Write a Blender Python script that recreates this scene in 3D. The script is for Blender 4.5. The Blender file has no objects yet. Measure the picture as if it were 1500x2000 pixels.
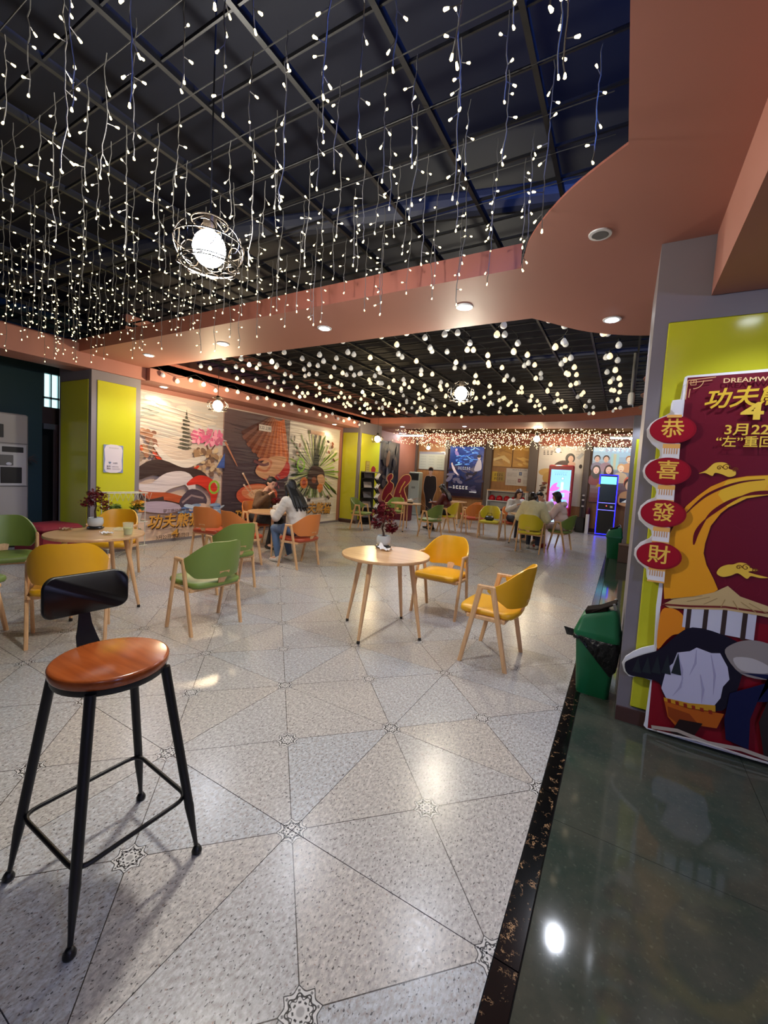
import bpy, bmesh, math, random
from mathutils import Vector, Matrix
PI = math.pi
SC = bpy.context.scene
COL = SC.collection
RND = random.Random(11)

# ------------------------------------------------------------------ camera
def make_camera():
    f, pit, rol = 809.088, .06632928, .05929556
    yaw = math.radians(45) - .271715686
    cy, sy = math.cos(yaw), math.sin(yaw)
    fwd, right, up = Vector((-sy, cy, 0)), Vector((cy, sy, 0)), Vector((0, 0, 1))
    w = math.cos(pit) * fwd - math.sin(pit) * up
    u2 = math.cos(pit) * up + math.sin(pit) * fwd
    r = math.cos(rol) * right + math.sin(rol) * u2
    u = -math.sin(rol) * right + math.cos(rol) * u2
    cd = bpy.data.cameras.new('camera')
    cd.sensor_fit = 'VERTICAL'
    cd.sensor_height = 36.0
    cd.lens = f * 36.0 / 2000.0
    cd.shift_x = -9.242 / 2000.0
    cd.shift_y = -19.814 / 2000.0
    cd.clip_start = .05
    cd.clip_end = 100
    o = bpy.data.objects.new('camera', cd)
    m = Matrix((r, u, -w)).transposed().to_4x4()
    m.translation = Vector((0, 0, 1.505))
    o.matrix_world = m
    COL.objects.link(o)
    SC.camera = o
make_camera()

# ------------------------------------------------------------------ world, exposure, general light
SC.view_settings.view_transform = 'Standard'
SC.view_settings.look = 'None'
SC.view_settings.exposure = 0.35
SC.view_settings.gamma = 1.0
SC.view_settings.use_curve_mapping = False
SC.cycles.use_denoising = True
SC.cycles.use_adaptive_sampling = False
SC.cycles.max_bounces = 6
SC.cycles.diffuse_bounces = 4
SC.cycles.glossy_bounces = 3
SC.cycles.transmission_bounces = 6
SC.cycles.transparent_max_bounces = 6
SC.cycles.sample_clamp_indirect = 4.0
SC.cycles.caustics_reflective = False
SC.cycles.caustics_refractive = False
SC.cycles.use_light_tree = True

WORLD_STRENGTH = 0.10
wd = bpy.data.worlds.new('dim_hall')
wd.use_nodes = True
wd.node_tree.nodes['Background'].inputs[0].default_value = (.42, .52, .75, 1)
wd.node_tree.nodes['Background'].inputs[1].default_value = WORLD_STRENGTH
SC.world = wd

# lamp powers (W)
P_PENDANT = 62.0
P_DOWN = 40.0
P_SIDE = 34.0
P_TUBE = 30.0
E_LED = 4.5
E_BULB = .95

# ------------------------------------------------------------------ colours and materials
def lin(c):
    def f(v):
        v /= 255.0
        return v / 12.92 if v <= .04045 else ((v + .055) / 1.055) ** 2.4
    return tuple(f(v) for v in c[:3]) + (1.0,)

MATS = {}
def mat(name, rgb, rough=.5, metal=0.0, emit=0.0, emit_rgb=None, noise=0.0, nscale=8.0, bump=0.0, bscale=40.0, coat=0.0, spec=.5, nolight=False):
    """flat or lightly mottled principled material"""
    if name in MATS: return MATS[name]
    m = bpy.data.materials.new(name); m.use_nodes = True
    nt = m.node_tree; b = nt.nodes['Principled BSDF']
    b.inputs['Base Color'].default_value = lin(rgb)
    b.inputs['Roughness'].default_value = rough
    b.inputs['Metallic'].default_value = metal
    b.inputs['Specular IOR Level'].default_value = spec
    if coat: b.inputs['Coat Weight'].default_value = coat; b.inputs['Coat Roughness'].default_value = .08
    if emit:
        b.inputs['Emission Color'].default_value = lin(emit_rgb or rgb)
        b.inputs['Emission Strength'].default_value = emit
        if nolight: m.cycles.emission_sampling = 'NONE'
    if noise or bump:
        tc = nt.nodes.new('ShaderNodeNewGeometry')
        n = nt.nodes.new('ShaderNodeTexNoise'); n.inputs['Scale'].default_value = nscale; n.inputs['Detail'].default_value = 3
        nt.links.new(tc.outputs['Position'], n.inputs['Vector'])
        if noise:
            r = nt.nodes.new('ShaderNodeMapRange')
            r.inputs[3].default_value = 1 - noise; r.inputs[4].default_value = 1 + noise
            nt.links.new(n.outputs[0], r.inputs[0])
            mx = nt.nodes.new('ShaderNodeMix'); mx.data_type = 'RGBA'; mx.blend_type = 'MULTIPLY'
            mx.inputs[0].default_value = 1
            mx.inputs[6].default_value = lin(rgb)
            nt.links.new(r.outputs[0], mx.inputs[7]); nt.links.new(mx.outputs[2], b.inputs['Base Color'])
        if bump:
            n2 = nt.nodes.new('ShaderNodeTexNoise'); n2.inputs['Scale'].default_value = bscale; n2.inputs['Detail'].default_value = 4
            nt.links.new(tc.outputs['Position'], n2.inputs['Vector'])
            bp = nt.nodes.new('ShaderNodeBump'); bp.inputs['Strength'].default_value = bump; bp.inputs['Distance'].default_value = .02
            nt.links.new(n2.outputs[0], bp.inputs['Height']); nt.links.new(bp.outputs[0], b.inputs['Normal'])
    MATS[name] = m
    return m

def wood(name, a, b_, scale=1.0, rough=.4, axis=2):
    if name in MATS: return MATS[name]
    m = bpy.data.materials.new(name); m.use_nodes = True
    nt = m.node_tree; b = nt.nodes['Principled BSDF']; b.inputs['Roughness'].default_value = rough
    tc = nt.nodes.new('ShaderNodeTexCoord'); mp = nt.nodes.new('ShaderNodeMapping')
    s = [30 * scale] * 3; s[axis] = 2.5 * scale
    mp.inputs['Scale'].default_value = s
    n = nt.nodes.new('ShaderNodeTexNoise'); n.inputs['Scale'].default_value = 1.6; n.inputs['Detail'].default_value = 5; n.inputs['Distortion'].default_value = .6
    cr = nt.nodes.new('ShaderNodeValToRGB')
    cr.color_ramp.elements[0].position = .3; cr.color_ramp.elements[0].color = lin(a)
    cr.color_ramp.elements[1].position = .7; cr.color_ramp.elements[1].color = lin(b_)
    nt.links.new(tc.outputs['Object'], mp.inputs[0]); nt.links.new(mp.outputs[0], n.inputs[0])
    nt.links.new(n.outputs[0], cr.inputs[0]); nt.links.new(cr.outputs[0], b.inputs['Base Color'])
    MATS[name] = m
    return m

def print_mat(name, rough=.4, emit=0.0, wrinkle=0.0):
    """flat print: ink colours from a face colour attribute; backlit prints and screens also emit"""
    if name in MATS: return MATS[name]
    m = bpy.data.materials.new(name); m.use_nodes = True
    nt = m.node_tree; b = nt.nodes['Principled BSDF']; b.inputs['Roughness'].default_value = rough
    a = nt.nodes.new('ShaderNodeAttribute'); a.attribute_name = 'ink'
    nt.links.new(a.outputs['Color'], b.inputs['Base Color'])
    if emit:
        nt.links.new(a.outputs['Color'], b.inputs['Emission Color'])
        b.inputs['Emission Strength'].default_value = emit
    if wrinkle:
        g = nt.nodes.new('ShaderNodeNewGeometry'); mp = nt.nodes.new('ShaderNodeMapping')
        mp.inputs['Rotation'].default_value = (math.radians(32), 0, 0)
        mp.inputs['Scale'].default_value = (1, .9, 7)
        n = nt.nodes.new('ShaderNodeTexNoise'); n.inputs['Scale'].default_value = 1.5; n.inputs['Detail'].default_value = 2
        bp = nt.nodes.new('ShaderNodeBump'); bp.inputs['Strength'].default_value = wrinkle; bp.inputs['Distance'].default_value = .05
        nt.links.new(g.outputs['Position'], mp.inputs[0]); nt.links.new(mp.outputs[0], n.inputs[0])
        nt.links.new(n.outputs[0], bp.inputs['Height']); nt.links.new(bp.outputs[0], b.inputs['Normal'])
    MATS[name] = m
    return m

# ------------------------------------------------------------------ mesh builder
def rescale(r, k):
    if not isinstance(r, (list, tuple)): return [r] * k
    if len(r) == k: return r
    o = []
    for i in range(k):
        u = i * (len(r) - 1) / max(1, k - 1); j = min(int(u), len(r) - 2) if len(r) > 1 else 0
        o.append(r[j] + (r[min(j + 1, len(r) - 1)] - r[j]) * (u - j))
    return o
class B:
    def __init__(s): s.v = []; s.f = []; s.c = []
    def add(s, vs, fs, col=None):
        o = len(s.v); s.v += [tuple(p) for p in vs]; s.f += [tuple(i + o for i in f) for f in fs]
        s.c += [col] * len(fs)
        return s
    def box(s, c, d, rz=0.0, rx=0.0, ry=0.0, bev=0.0):
        x, y, z = d[0] / 2, d[1] / 2, d[2] / 2
        m = Matrix.Translation(c) @ Matrix.Rotation(rz, 4, 'Z') @ Matrix.Rotation(ry, 4, 'Y') @ Matrix.Rotation(rx, 4, 'X')
        if bev:
            k = min(bev, x * .9, y * .9, z * .9); vs = []; fs = []
            for zz, e in ((-z, k), (-z + k, 0), (z - k, 0), (z, k)):
                n = len(vs)
                for (a, b2) in ((x, y - k), (x - k, y), (-x + k, y), (-x, y - k), (-x, -y + k), (-x + k, -y), (x - k, -y), (x, -y + k)):
                    ex = a - math.copysign(e, a); ey = b2 - math.copysign(e, b2)
                    vs.append(m @ Vector((ex, ey, zz)))
                if n:
                    for i in range(8): fs.append((n - 8 + i, n - 8 + (i + 1) % 8, n + (i + 1) % 8, n + i))
            fs.append(tuple(range(7, -1, -1))); fs.append(tuple(range(24, 32)))
            return s.add(vs, fs)
        vs = [m @ Vector((a * x, b2 * y, c2 * z)) for a in (-1, 1) for b2 in (-1, 1) for c2 in (-1, 1)]
        return s.add(vs, [(0, 1, 3, 2), (4, 6, 7, 5), (0, 4, 5, 1), (2, 3, 7, 6), (0, 2, 6, 4), (1, 5, 7, 3)])
    def span(s, x0, x1, y0, y1, z0, z1, bev=0.0):
        return s.box(((x0 + x1) / 2, (y0 + y1) / 2, (z0 + z1) / 2), (abs(x1 - x0), abs(y1 - y0), abs(z1 - z0)), bev=bev)
    def tube(s, pts, r, n=8, closed=False, cap=True):
        pts = [Vector(p) for p in pts]; k = len(pts); vs = []; fs = []
        rs = rescale(r, k)
        ref = None
        for i, p in enumerate(pts):
            if closed: t = pts[(i + 1) % k] - pts[i - 1]
            else: t = pts[min(i + 1, k - 1)] - pts[max(i - 1, 0)]
            t.normalize()
            if ref is None:
                ref = Vector((0, 0, 1)) if abs(t.z) < .9 else Vector((1, 0, 0))
            a = t.cross(ref)
            if a.length < 1e-4: a = t.orthogonal()
            a.normalize(); b2 = a.cross(t); b2.normalize(); ref = b2
            for j in range(n):
                q = 2 * PI * j / n
                vs.append(p + rs[i] * (math.cos(q) * a + math.sin(q) * b2))
        m = k if closed else k - 1
        for i in range(m):
            for j in range(n):
                i2 = (i + 1) % k
                fs.append((i * n + j, i * n + (j + 1) % n, i2 * n + (j + 1) % n, i2 * n + j))
        if cap and not closed:
            fs.append(tuple(range(n - 1, -1, -1))); fs.append(tuple(range((k - 1) * n, k * n)))
        return s.add(vs, fs)
    def lathe(s, prof, c=(0, 0, 0), n=24):
        """profile of (r, z) from bottom to top, closed with caps when r > 0"""
        vs = []; fs = []
        for (r, z) in prof:
            for j in range(n):
                q = 2 * PI * j / n
                vs.append((c[0] + r * math.cos(q), c[1] + r * math.sin(q), c[2] + z))
        for i in range(len(prof) - 1):
            for j in range(n):
                fs.append((i * n + j, i * n + (j + 1) % n, (i + 1) * n + (j + 1) % n, (i + 1) * n + j))
        fs.append(tuple(range(n - 1, -1, -1))); fs.append(tuple(range((len(prof) - 1) * n, len(prof) * n)))
        return s.add(vs, fs)
    def ball(s, c, r, n=12, m=8, rot=None):
        rr = r if isinstance(r, (list, tuple)) else (r, r, r)
        vs = []; fs = []
        R = rot or Matrix.Identity(3)
        c = Vector(c)
        vs.append(c + R @ Vector((0, 0, -rr[2])))
        for i in range(1, m):
            a = -PI / 2 + PI * i / m
            for j in range(n):
                q = 2 * PI * j / n
                vs.append(c + R @ Vector((rr[0] * math.cos(a) * math.cos(q), rr[1] * math.cos(a) * math.sin(q), rr[2] * math.sin(a))))
        vs.append(c + R @ Vector((0, 0, rr[2])))
        for j in range(n): fs.append((0, 1 + (j + 1) % n, 1 + j))
        for i in range(m - 2):
            for j in range(n):
                a = 1 + i * n
                fs.append((a + j, a + (j + 1) % n, a + n + (j + 1) % n, a + n + j))
        t = len(vs) - 1; a = 1 + (m - 2) * n
        for j in range(n): fs.append((a + j, a + (j + 1) % n, t))
        return s.add(vs, fs)
    def prism(s, poly, o, ux, uy, depth, col=None):
        """2D polygon in the plane (o, ux, uy), extruded by depth along ux x uy"""
        o, ux, uy = Vector(o), Vector(ux), Vector(uy); nrm = ux.cross(uy).normalized()
        n = len(poly); ar = sum(poly[i][0] * poly[(i + 1) % n][1] - poly[(i + 1) % n][0] * poly[i][1] for i in range(n))
        if ar < 0: poly = poly[::-1]
        a = [o + ux * p[0] + uy * p[1] for p in poly]; b2 = [p + nrm * depth for p in a]
        fs = [tuple(range(n - 1, -1, -1)), tuple(range(n, 2 * n))]
        fs += [(i, (i + 1) % n, n + (i + 1) % n, n + i) for i in range(n)]
        return s.add(a + b2, fs, col)
    def mesh(s, name, smooth=False, ang=35):
        me = bpy.data.meshes.new(name); me.from_pydata(s.v, [], s.f); me.update()
        if any(c is not None for c in s.c):
            at = me.color_attributes.new('ink', 'FLOAT_COLOR', 'CORNER')
            buf = []
            for p, c in zip(me.polygons, s.c):
                cc = lin(c or (255, 255, 255))
                buf += list(cc) * p.loop_total
            at.data.foreach_set('color', buf)
        if smooth:
            me.polygons.foreach_set('use_smooth', [True] * len(me.polygons))
            me.set_sharp_from_angle(angle=math.radians(ang))
        return me
    def obj(s, name, m, parent=None, smooth=False, ang=35):
        o = bpy.data.objects.new(name, s.mesh(name, smooth, ang))
        if m is not None: o.data.materials.append(m)
        COL.objects.link(o)
        if parent is not None: o.parent = parent
        return o

def inst(name, me, parent=None, loc=(0, 0, 0), rz=0.0):
    o = bpy.data.objects.new(name, me); o.location = loc; o.rotation_euler = (0, 0, rz)
    COL.objects.link(o)
    if parent is not None: o.parent = parent
    return o

def tag(o, label, cat, group=None, kind=None):
    o['label'] = label; o['category'] = cat
    if group: o['group'] = group
    if kind: o['kind'] = kind
    return o

def thing(name, label, cat, loc=(0, 0, 0), rz=0.0, group=None):
    o = bpy.data.objects.new(name, None); o.empty_display_size = .1
    o.location = loc; o.rotation_euler = (0, 0, rz); COL.objects.link(o)
    return tag(o, label, cat, group)

def struct(o):
    o['kind'] = 'structure'; return o

def dup(o, loc=None, rz=None, label=None, group=None, parent=None):
    c = o.copy(); COL.objects.link(c)
    if loc is not None: c.location = loc
    if rz is not None: c.rotation_euler = (0, 0, rz)
    if parent is not None: c.parent = parent
    if label: c['label'] = label
    if group: c['group'] = group
    for ch in list(o.children): dup(ch, parent=c)
    return c

def spot(name, loc, power, size=2.0, blend=.6, rgb=(255, 250, 240), radius=.04, parent=None, aim=None):
    l = bpy.data.lights.new(name, 'SPOT'); l.energy = power; l.spot_size = size; l.spot_blend = blend
    l.color = lin(rgb)[:3]; l.shadow_soft_size = radius
    o = bpy.data.objects.new(name, l); o.location = loc; COL.objects.link(o)
    if aim is not None:
        o.rotation_euler = (Vector(aim) - Vector(loc)).to_track_quat('-Z', 'Y').to_euler()
    if parent is not None: o.parent = parent
    return o

# ------------------------------------------------------------------ lettering
_tc = {}
def glyphs(body, bold=.0, shear=0.0):
    k = (body, bold, shear)
    if k in _tc: return _tc[k]
    c = bpy.data.curves.new('lettering', 'FONT'); c.body = body; c.offset = bold; c.shear = shear
    c.align_x = 'CENTER'; c.align_y = 'CENTER'; c.resolution_u = 3
    o = bpy.data.objects.new('lettering', c); COL.objects.link(o)
    dg = bpy.context.evaluated_depsgraph_get()
    me = bpy.data.meshes.new_from_object(o.evaluated_get(dg))
    vs = [(v.co.x, v.co.y) for v in me.vertices]; fs = [tuple(p.vertices) for p in me.polygons]
    bpy.data.objects.remove(o); bpy.data.curves.remove(c); bpy.data.meshes.remove(me)
    _tc[k] = (vs, fs)
    return _tc[k]

class Art:
    """layers of flat print on a surface: origin, right and up vectors; each layer a hair proud of the last"""
    def __init__(s, o, ux, uy, step=.0006):
        s.o, s.ux, s.uy = Vector(o), Vector(ux), Vector(uy); s.n = s.ux.cross(s.uy).normalized(); s.k = 0; s.st = step; s.b = B()
    def poly(s, pts, col):
        s.k += 1
        ar = sum(pts[i][0] * pts[(i + 1) % len(pts)][1] - pts[(i + 1) % len(pts)][0] * pts[i][1] for i in range(len(pts)))
        if ar < 0: pts = pts[::-1]
        s.b.add([s.o + s.ux * p[0] + s.uy * p[1] + s.n * s.st * s.k for p in pts], [tuple(range(len(pts)))], col); return s
    def rect(s, x0, y0, x1, y1, col): return s.poly([(x0, y0), (x1, y0), (x1, y1), (x0, y1)], col)
    def ell(s, x, y, rx, ry, col, n=24, rot=0.0):
        c, q = math.cos(rot), math.sin(rot)
        return s.poly([(x + rx * math.cos(t) * c - ry * math.sin(t) * q, y + rx * math.cos(t) * q + ry * math.sin(t) * c) for t in (2 * PI * i / n for i in range(n))], col)
    def band(s, pts, w, col):
        """ribbon along a polyline with widths"""
        s.k += 1
        k = len(pts); ws = rescale(w, k)
        L = []; R = []
        for i in range(k):
            a = Vector(pts[max(i - 1, 0)]); b = Vector(pts[min(i + 1, k - 1)]); t = (b - a).normalized(); q = Vector((-t.y, t.x))
            p = Vector(pts[i]); L.append(p + q * ws[i] / 2); R.append(p - q * ws[i] / 2)
        P = lambda p: s.o + s.ux * p.x + s.uy * p.y + s.n * s.st * s.k
        s.b.add([P(p) for p in L] + [P(p) for p in R], [(k + i, k + i + 1, i + 1, i) for i in range(k - 1)], col); return s
    def text(s, body, x, y, size, col, bold=0.0, shear=0.0, sx=1.0, skew=0.0):
        s.k += 1
        vs, fs = glyphs(body, bold, shear)
        s.b.add([s.o + s.ux * (x + v[0] * size * sx) + s.uy * (y + v[1] * size + skew * v[0] * size * sx) + s.n * s.st * s.k for v in vs], fs, col); return s
    def scribble(s, x, y, w, h, col, n=8, seed=0):
        """rows too small to read: short strokes"""
        r = random.Random(seed); s.k += 1; q = w / n
        vs = []; fs = []
        for i in range(n):
            for j in range(3):
                x0 = x + q * i + q * .1; x1 = x0 + q * r.uniform(.4, .8); y0 = y + h * (j + .1) / 3; y1 = y0 + h * .16
                o = len(vs)
                vs += [s.o + s.ux * a + s.uy * b + s.n * s.st * s.k for a, b in ((x0, y0), (x1, y0), (x1, y1), (x0, y1))]; fs.append((o, o + 1, o + 2, o + 3))
        s.b.add(vs, fs, col); return s
    def obj(s, name, m, parent): return s.b.obj(name, m, parent)

def spline(pts, n=6, closed=False):
    """Catmull-Rom through 2D or 3D points"""
    P = [Vector(p) for p in pts]; k = len(P); out = []
    rng = range(k) if closed else range(k - 1)
    for i in rng:
        g = (lambda j: P[j % k]) if closed else (lambda j: P[max(0, min(k - 1, j))])
        a, b, c, d = g(i - 1), g(i), g(i + 1), g(i + 2)
        for j in range(n):
            t = j / n
            out.append(.5 * ((2 * b) + (c - a) * t + (2 * a - 5 * b + 4 * c - d) * t * t + (3 * b - a - 3 * c + d) * t ** 3))
    if not closed: out.append(P[-1])
    return out

# ------------------------------------------------------------------ node maths helper
class N:
    def __init__(s, nt): s.nt = nt
    def m(s, op, a, b=None, c=None):
        n = s.nt.nodes.new('ShaderNodeMath'); n.operation = op
        for i, v in enumerate((a, b, c)):
            if v is None: continue
            if isinstance(v, (int, float)): n.inputs[i].default_value = v
            else: s.nt.links.new(v, n.inputs[i])
        return n.outputs[0]
    def mix(s, f, a, b, blend='MIX'):
        n = s.nt.nodes.new('ShaderNodeMix'); n.data_type = 'RGBA'; n.blend_type = blend
        for i, v in ((0, f), (6, a), (7, b)):
            if isinstance(v, (int, float)): n.inputs[i].default_value = v
            elif isinstance(v, tuple): n.inputs[i].default_value = v
            else: s.nt.links.new(v, n.inputs[i])
        return n.outputs[2]
    def noise(s, vec, scale, detail=2, rough=.5):
        n = s.nt.nodes.new('ShaderNodeTexNoise'); n.inputs['Scale'].default_value = scale; n.inputs['Detail'].default_value = detail
        n.inputs['Roughness'].default_value = rough
        s.nt.links.new(vec, n.inputs['Vector']); return n.outputs[0]
    def ramp(s, v, a, b, lo=0.0, hi=1.0):
        n = s.nt.nodes.new('ShaderNodeMapRange'); n.clamp = True
        n.inputs[1].default_value = a; n.inputs[2].default_value = b; n.inputs[3].default_value = lo; n.inputs[4].default_value = hi
        s.nt.links.new(v, n.inputs[0]); return n.outputs[0]

T = .8485
def tile_material():
    m = bpy.data.materials.new('patterned_granite_tile'); m.use_nodes = True
    nt = m.node_tree; bs = nt.nodes['Principled BSDF']; n = N(nt)
    tc = nt.nodes.new('ShaderNodeTexCoord'); geo = nt.nodes.new('ShaderNodeNewGeometry'); oi = nt.nodes.new('ShaderNodeObjectInfo')
    sp = nt.nodes.new('ShaderNodeSeparateXYZ'); nt.links.new(tc.outputs['Object'], sp.inputs[0])
    x, y = sp.outputs[0], sp.outputs[1]
    ax, ay = n.m('ABSOLUTE', x), n.m('ABSOLUTE', y)
    # printed cross from the corners to the centre
    line = n.ramp(n.m('ABSOLUTE', n.m('SUBTRACT', ax, ay)), .0016, .0034, 1, 0)
    # medallions at the centre and (in quarters) at the corners
    cx, cy = n.m('SUBTRACT', ax, T / 2), n.m('SUBTRACT', ay, T / 2)
    def medal(px, py):
        r = n.m('SQRT', n.m('ADD', n.m('MULTIPLY', px, px), n.m('MULTIPLY', py, py)))
        th = n.m('ARCTAN2', py, px)
        s4 = n.m('ABSOLUTE', n.m('SINE', n.m('MULTIPLY', th, 4)))
        star = n.m('MULTIPLY', n.m('SUBTRACT', 1.0, n.m('MULTIPLY', s4, .23)), .062)
        q = n.m('DIVIDE', r, star)
        inside = n.ramp(q, .99, 1.01, 1, 0)
        edge = n.m('MULTIPLY', n.ramp(q, .955, .985), n.ramp(q, 1.02, 1.06, 1, 0))
        c8 = n.m('COSINE', n.m('MULTIPLY', th, 8))
        c16 = n.m('COSINE', n.m('MULTIPLY', th, 16))
        rr = n.m('DIVIDE', r, .0454)
        pr = n.m('ADD', .78, n.m('MULTIPLY', c8, .1))
        petal = n.ramp(n.m('ABSOLUTE', n.m('SUBTRACT', rr, pr)), .10, .14, 1, 0)
        hole = n.ramp(n.m('ABSOLUTE', n.m('SUBTRACT', rr, n.m('SUBTRACT', pr, .02))), .03, .05, 1, 0)
        petal = n.m('SUBTRACT', petal, n.m('MULTIPLY', hole, n.ramp(c16, -.2, .2)))
        ring = n.m('MULTIPLY', n.ramp(n.m('ABSOLUTE', n.m('SUBTRACT', rr, .48)), .04, .08, 1, 0), n.ramp(c8, -.3, .3))
        core = n.ramp(rr, .22, .3, .45, 0)
        dots = n.m('MULTIPLY', n.ramp(n.m('ABSOLUTE', n.m('SUBTRACT', rr, 1.1)), .05, .09, .8, 0), n.ramp(n.m('COSINE', n.m('MULTIPLY', th, 8)), .75, .9))
        ink = n.m('MAXIMUM', n.m('MAXIMUM', petal, ring), n.m('MAXIMUM', core, dots))
        return inside, n.m('MAXIMUM', n.m('MULTIPLY', ink, inside), edge)
    i1, k1 = medal(x, y)
    i2, k2 = medal(cx, cy)
    ins = n.m('MAXIMUM', i1, i2); ink = n.m('MAXIMUM', k1, k2)
    # stone: streaks, dark flecks, a few brown ones; each of the four triangles has its own tone
    rnd = oi.outputs['Random']
    mp = nt.nodes.new('ShaderNodeMapping'); nt.links.new(geo.outputs['Position'], mp.inputs[0])
    mp.inputs['Rotation'].default_value = (0, 0, math.radians(-28)); mp.inputs['Scale'].default_value = (1, .55, 1)
    P = mp.outputs[0]
    s1 = n.noise(P, 85, 3, .65)
    s2 = n.noise(P, 130, 2, .45)
    s3 = n.noise(geo.outputs['Position'], 85, 2)
    tri = n.m('ADD', n.m('MULTIPLY', n.m('GREATER_THAN', ax, ay), 2.3), n.m('MULTIPLY', n.m('GREATER_THAN', n.m('ADD', x, y), 0.0), 1.1))
    wn = nt.nodes.new('ShaderNodeTexWhiteNoise'); wn.noise_dimensions = '2D'
    cv = nt.nodes.new('ShaderNodeCombineXYZ'); nt.links.new(tri, cv.inputs[0]); nt.links.new(rnd, cv.inputs[1]); nt.links.new(cv.outputs[0], wn.inputs['Vector'])
    base = n.mix(wn.outputs['Value'], lin((196, 188, 178)), lin((186, 191, 196)))
    base = n.mix(n.ramp(s1, .36, .60), lin((158, 152, 147)), base)
    base = n.mix(n.ramp(s1, .60, .74, 0, .55), base, lin((226, 222, 216)))
    base = n.mix(n.ramp(s2, .625, .67, 0, .85), base, lin((52, 48, 47)))
    base = n.mix(n.ramp(s3, .66, .72, 0, .6), base, lin((128, 88, 66)))
    col = n.mix(line, base, lin((58, 50, 44)))
    col = n.mix(ins, col, lin((205, 202, 198)))
    col = n.mix(ink, col, lin((34, 31, 32)))
    nt.links.new(col, bs.inputs['Base Color'])
    rg = n.ramp(n.noise(geo.outputs['Position'], 60, 2), .3, .7, .22, .30)
    nt.links.new(rg, bs.inputs['Roughness'])
    bs.inputs['Specular IOR Level'].default_value = .55
    MATS['tile'] = m
    return m

def marble_material():
    m = bpy.data.materials.new('black_gold_marble'); m.use_nodes = True
    nt = m.node_tree; bs = nt.nodes['Principled BSDF']; n = N(nt)
    geo = nt.nodes.new('ShaderNodeNewGeometry')
    a = n.noise(geo.outputs['Position'], 9, 5, .7); b = n.noise(geo.outputs['Position'], 26, 4, .6)
    v = n.ramp(n.m('ABSOLUTE', n.m('SUBTRACT', a, .5)), 0, .018, 1, 0)
    v = n.m('MULTIPLY', v, n.ramp(b, .5, .62))
    col = n.mix(v, lin((10, 10, 11)), lin((190, 150, 110)))
    nt.links.new(col, bs.inputs['Base Color']); bs.inputs['Roughness'].default_value = .12
    return m

def green_stone():
    m = bpy.data.materials.new('polished_green_stone'); m.use_nodes = True
    nt = m.node_tree; bs = nt.nodes['Principled BSDF']; n = N(nt)
    geo = nt.nodes.new('ShaderNodeNewGeometry')
    a = n.noise(geo.outputs['Position'], 3.2, 6, .65); b = n.noise(geo.outputs['Position'], 60, 3)
    col = n.mix(n.ramp(a, .35, .7), lin((54, 64, 56)), lin((78, 78, 68)))
    col = n.mix(n.ramp(b, .6, .75, 0, .25), col, lin((120, 122, 112)))
    nt.links.new(col, bs.inputs['Base Color'])
    nt.links.new(n.ramp(a, .3, .7, .05, .09), bs.inputs['Roughness'])
    bs.inputs['Specular IOR Level'].default_value = .6
    return m

M_TILE, M_MARBLE, M_GREENSTONE = tile_material(), marble_material(), green_stone()
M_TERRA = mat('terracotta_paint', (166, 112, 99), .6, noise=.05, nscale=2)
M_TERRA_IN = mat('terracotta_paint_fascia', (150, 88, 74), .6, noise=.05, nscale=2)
M_GREY = mat('grey_frame_paint', (124, 118, 124), .45)
M_LIME = mat('lime_lacquer_panel', (196, 196, 46), .16, spec=.6)
M_BLACK = mat('dark_ceiling_blue_tint', (8, 12, 25), .7)  # dark slab; the blue tint of the light is put into its colour
M_BAR = mat('black_grid_bar', (20, 20, 22), .5)
M_BROWN = mat('brown_skirting', (74, 50, 46), .3)
M_TEAL = mat('dark_teal_paint', (42, 72, 72), .6)
M_WALLWOOD = wood('tan_wall_board', (150, 106, 66), (172, 126, 82), .5, .4)
M_PLASTIC_W = mat('white_plastic', (226, 226, 224), .35)
M_STEEL = mat('brushed_steel', (170, 172, 175), .3, .9)
M_DARK = mat('black_plastic', (18, 18, 20), .4)

# ------------------------------------------------------------------ floor
g = B().span(-8.75, 3.6, -4, 15.35, -.08, -.012)
floor = struct(g.obj('floor', mat('dark_grout', (52, 46, 42), .8)))
h = T / 2 - .0016
tb = B().add([(-h, -h, -.0), (h, -h, 0), (h, h, 0), (-h, h, 0), (-h, -h, -.012), (h, -h, -.012), (h, h, -.012), (-h, h, -.012)],
             [(0, 1, 2, 3), (0, 4, 5, 1), (1, 5, 6, 2), (2, 6, 7, 3), (3, 7, 4, 0)])
tme = tb.mesh('tile'); tme.materials.append(M_TILE)
for i in range(10):
    for j in range(-4, 17):
        x = -.235 - T / 2 - i * T; y = 1.2642 + T / 2 + j * T
        if y > 15.3 or y < -2.8: continue
        inst('tile', tme, floor, (x, y, 0), 0)
# black marble border strip and the polished green tiles beyond it
sb = B().span(-.0385, .0385, -T / 2 + .001, T / 2 - .001, -.012, .0008, bev=.001)
sme = sb.mesh('marble_strip'); sme.materials.append(M_MARBLE)
for j in range(-5, 17):
    inst('marble_strip', sme, floor, (-.195, 1.2642 + T / 2 + j * T, 0))
gx, gy = .862, 1.08
gb = B().span(-gx / 2 + .001, gx / 2 - .001, -gy / 2 + .001, gy / 2 - .001, -.012, .0004)
gme = gb.mesh('polished_tile'); gme.materials.append(M_GREENSTONE)
for i in range(4):
    for j in range(-5, 12):
        inst('polished_tile', gme, floor, (-.153 + gx / 2 + i * gx, 1.95 + gy / 2 + j * gy, 0))

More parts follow.
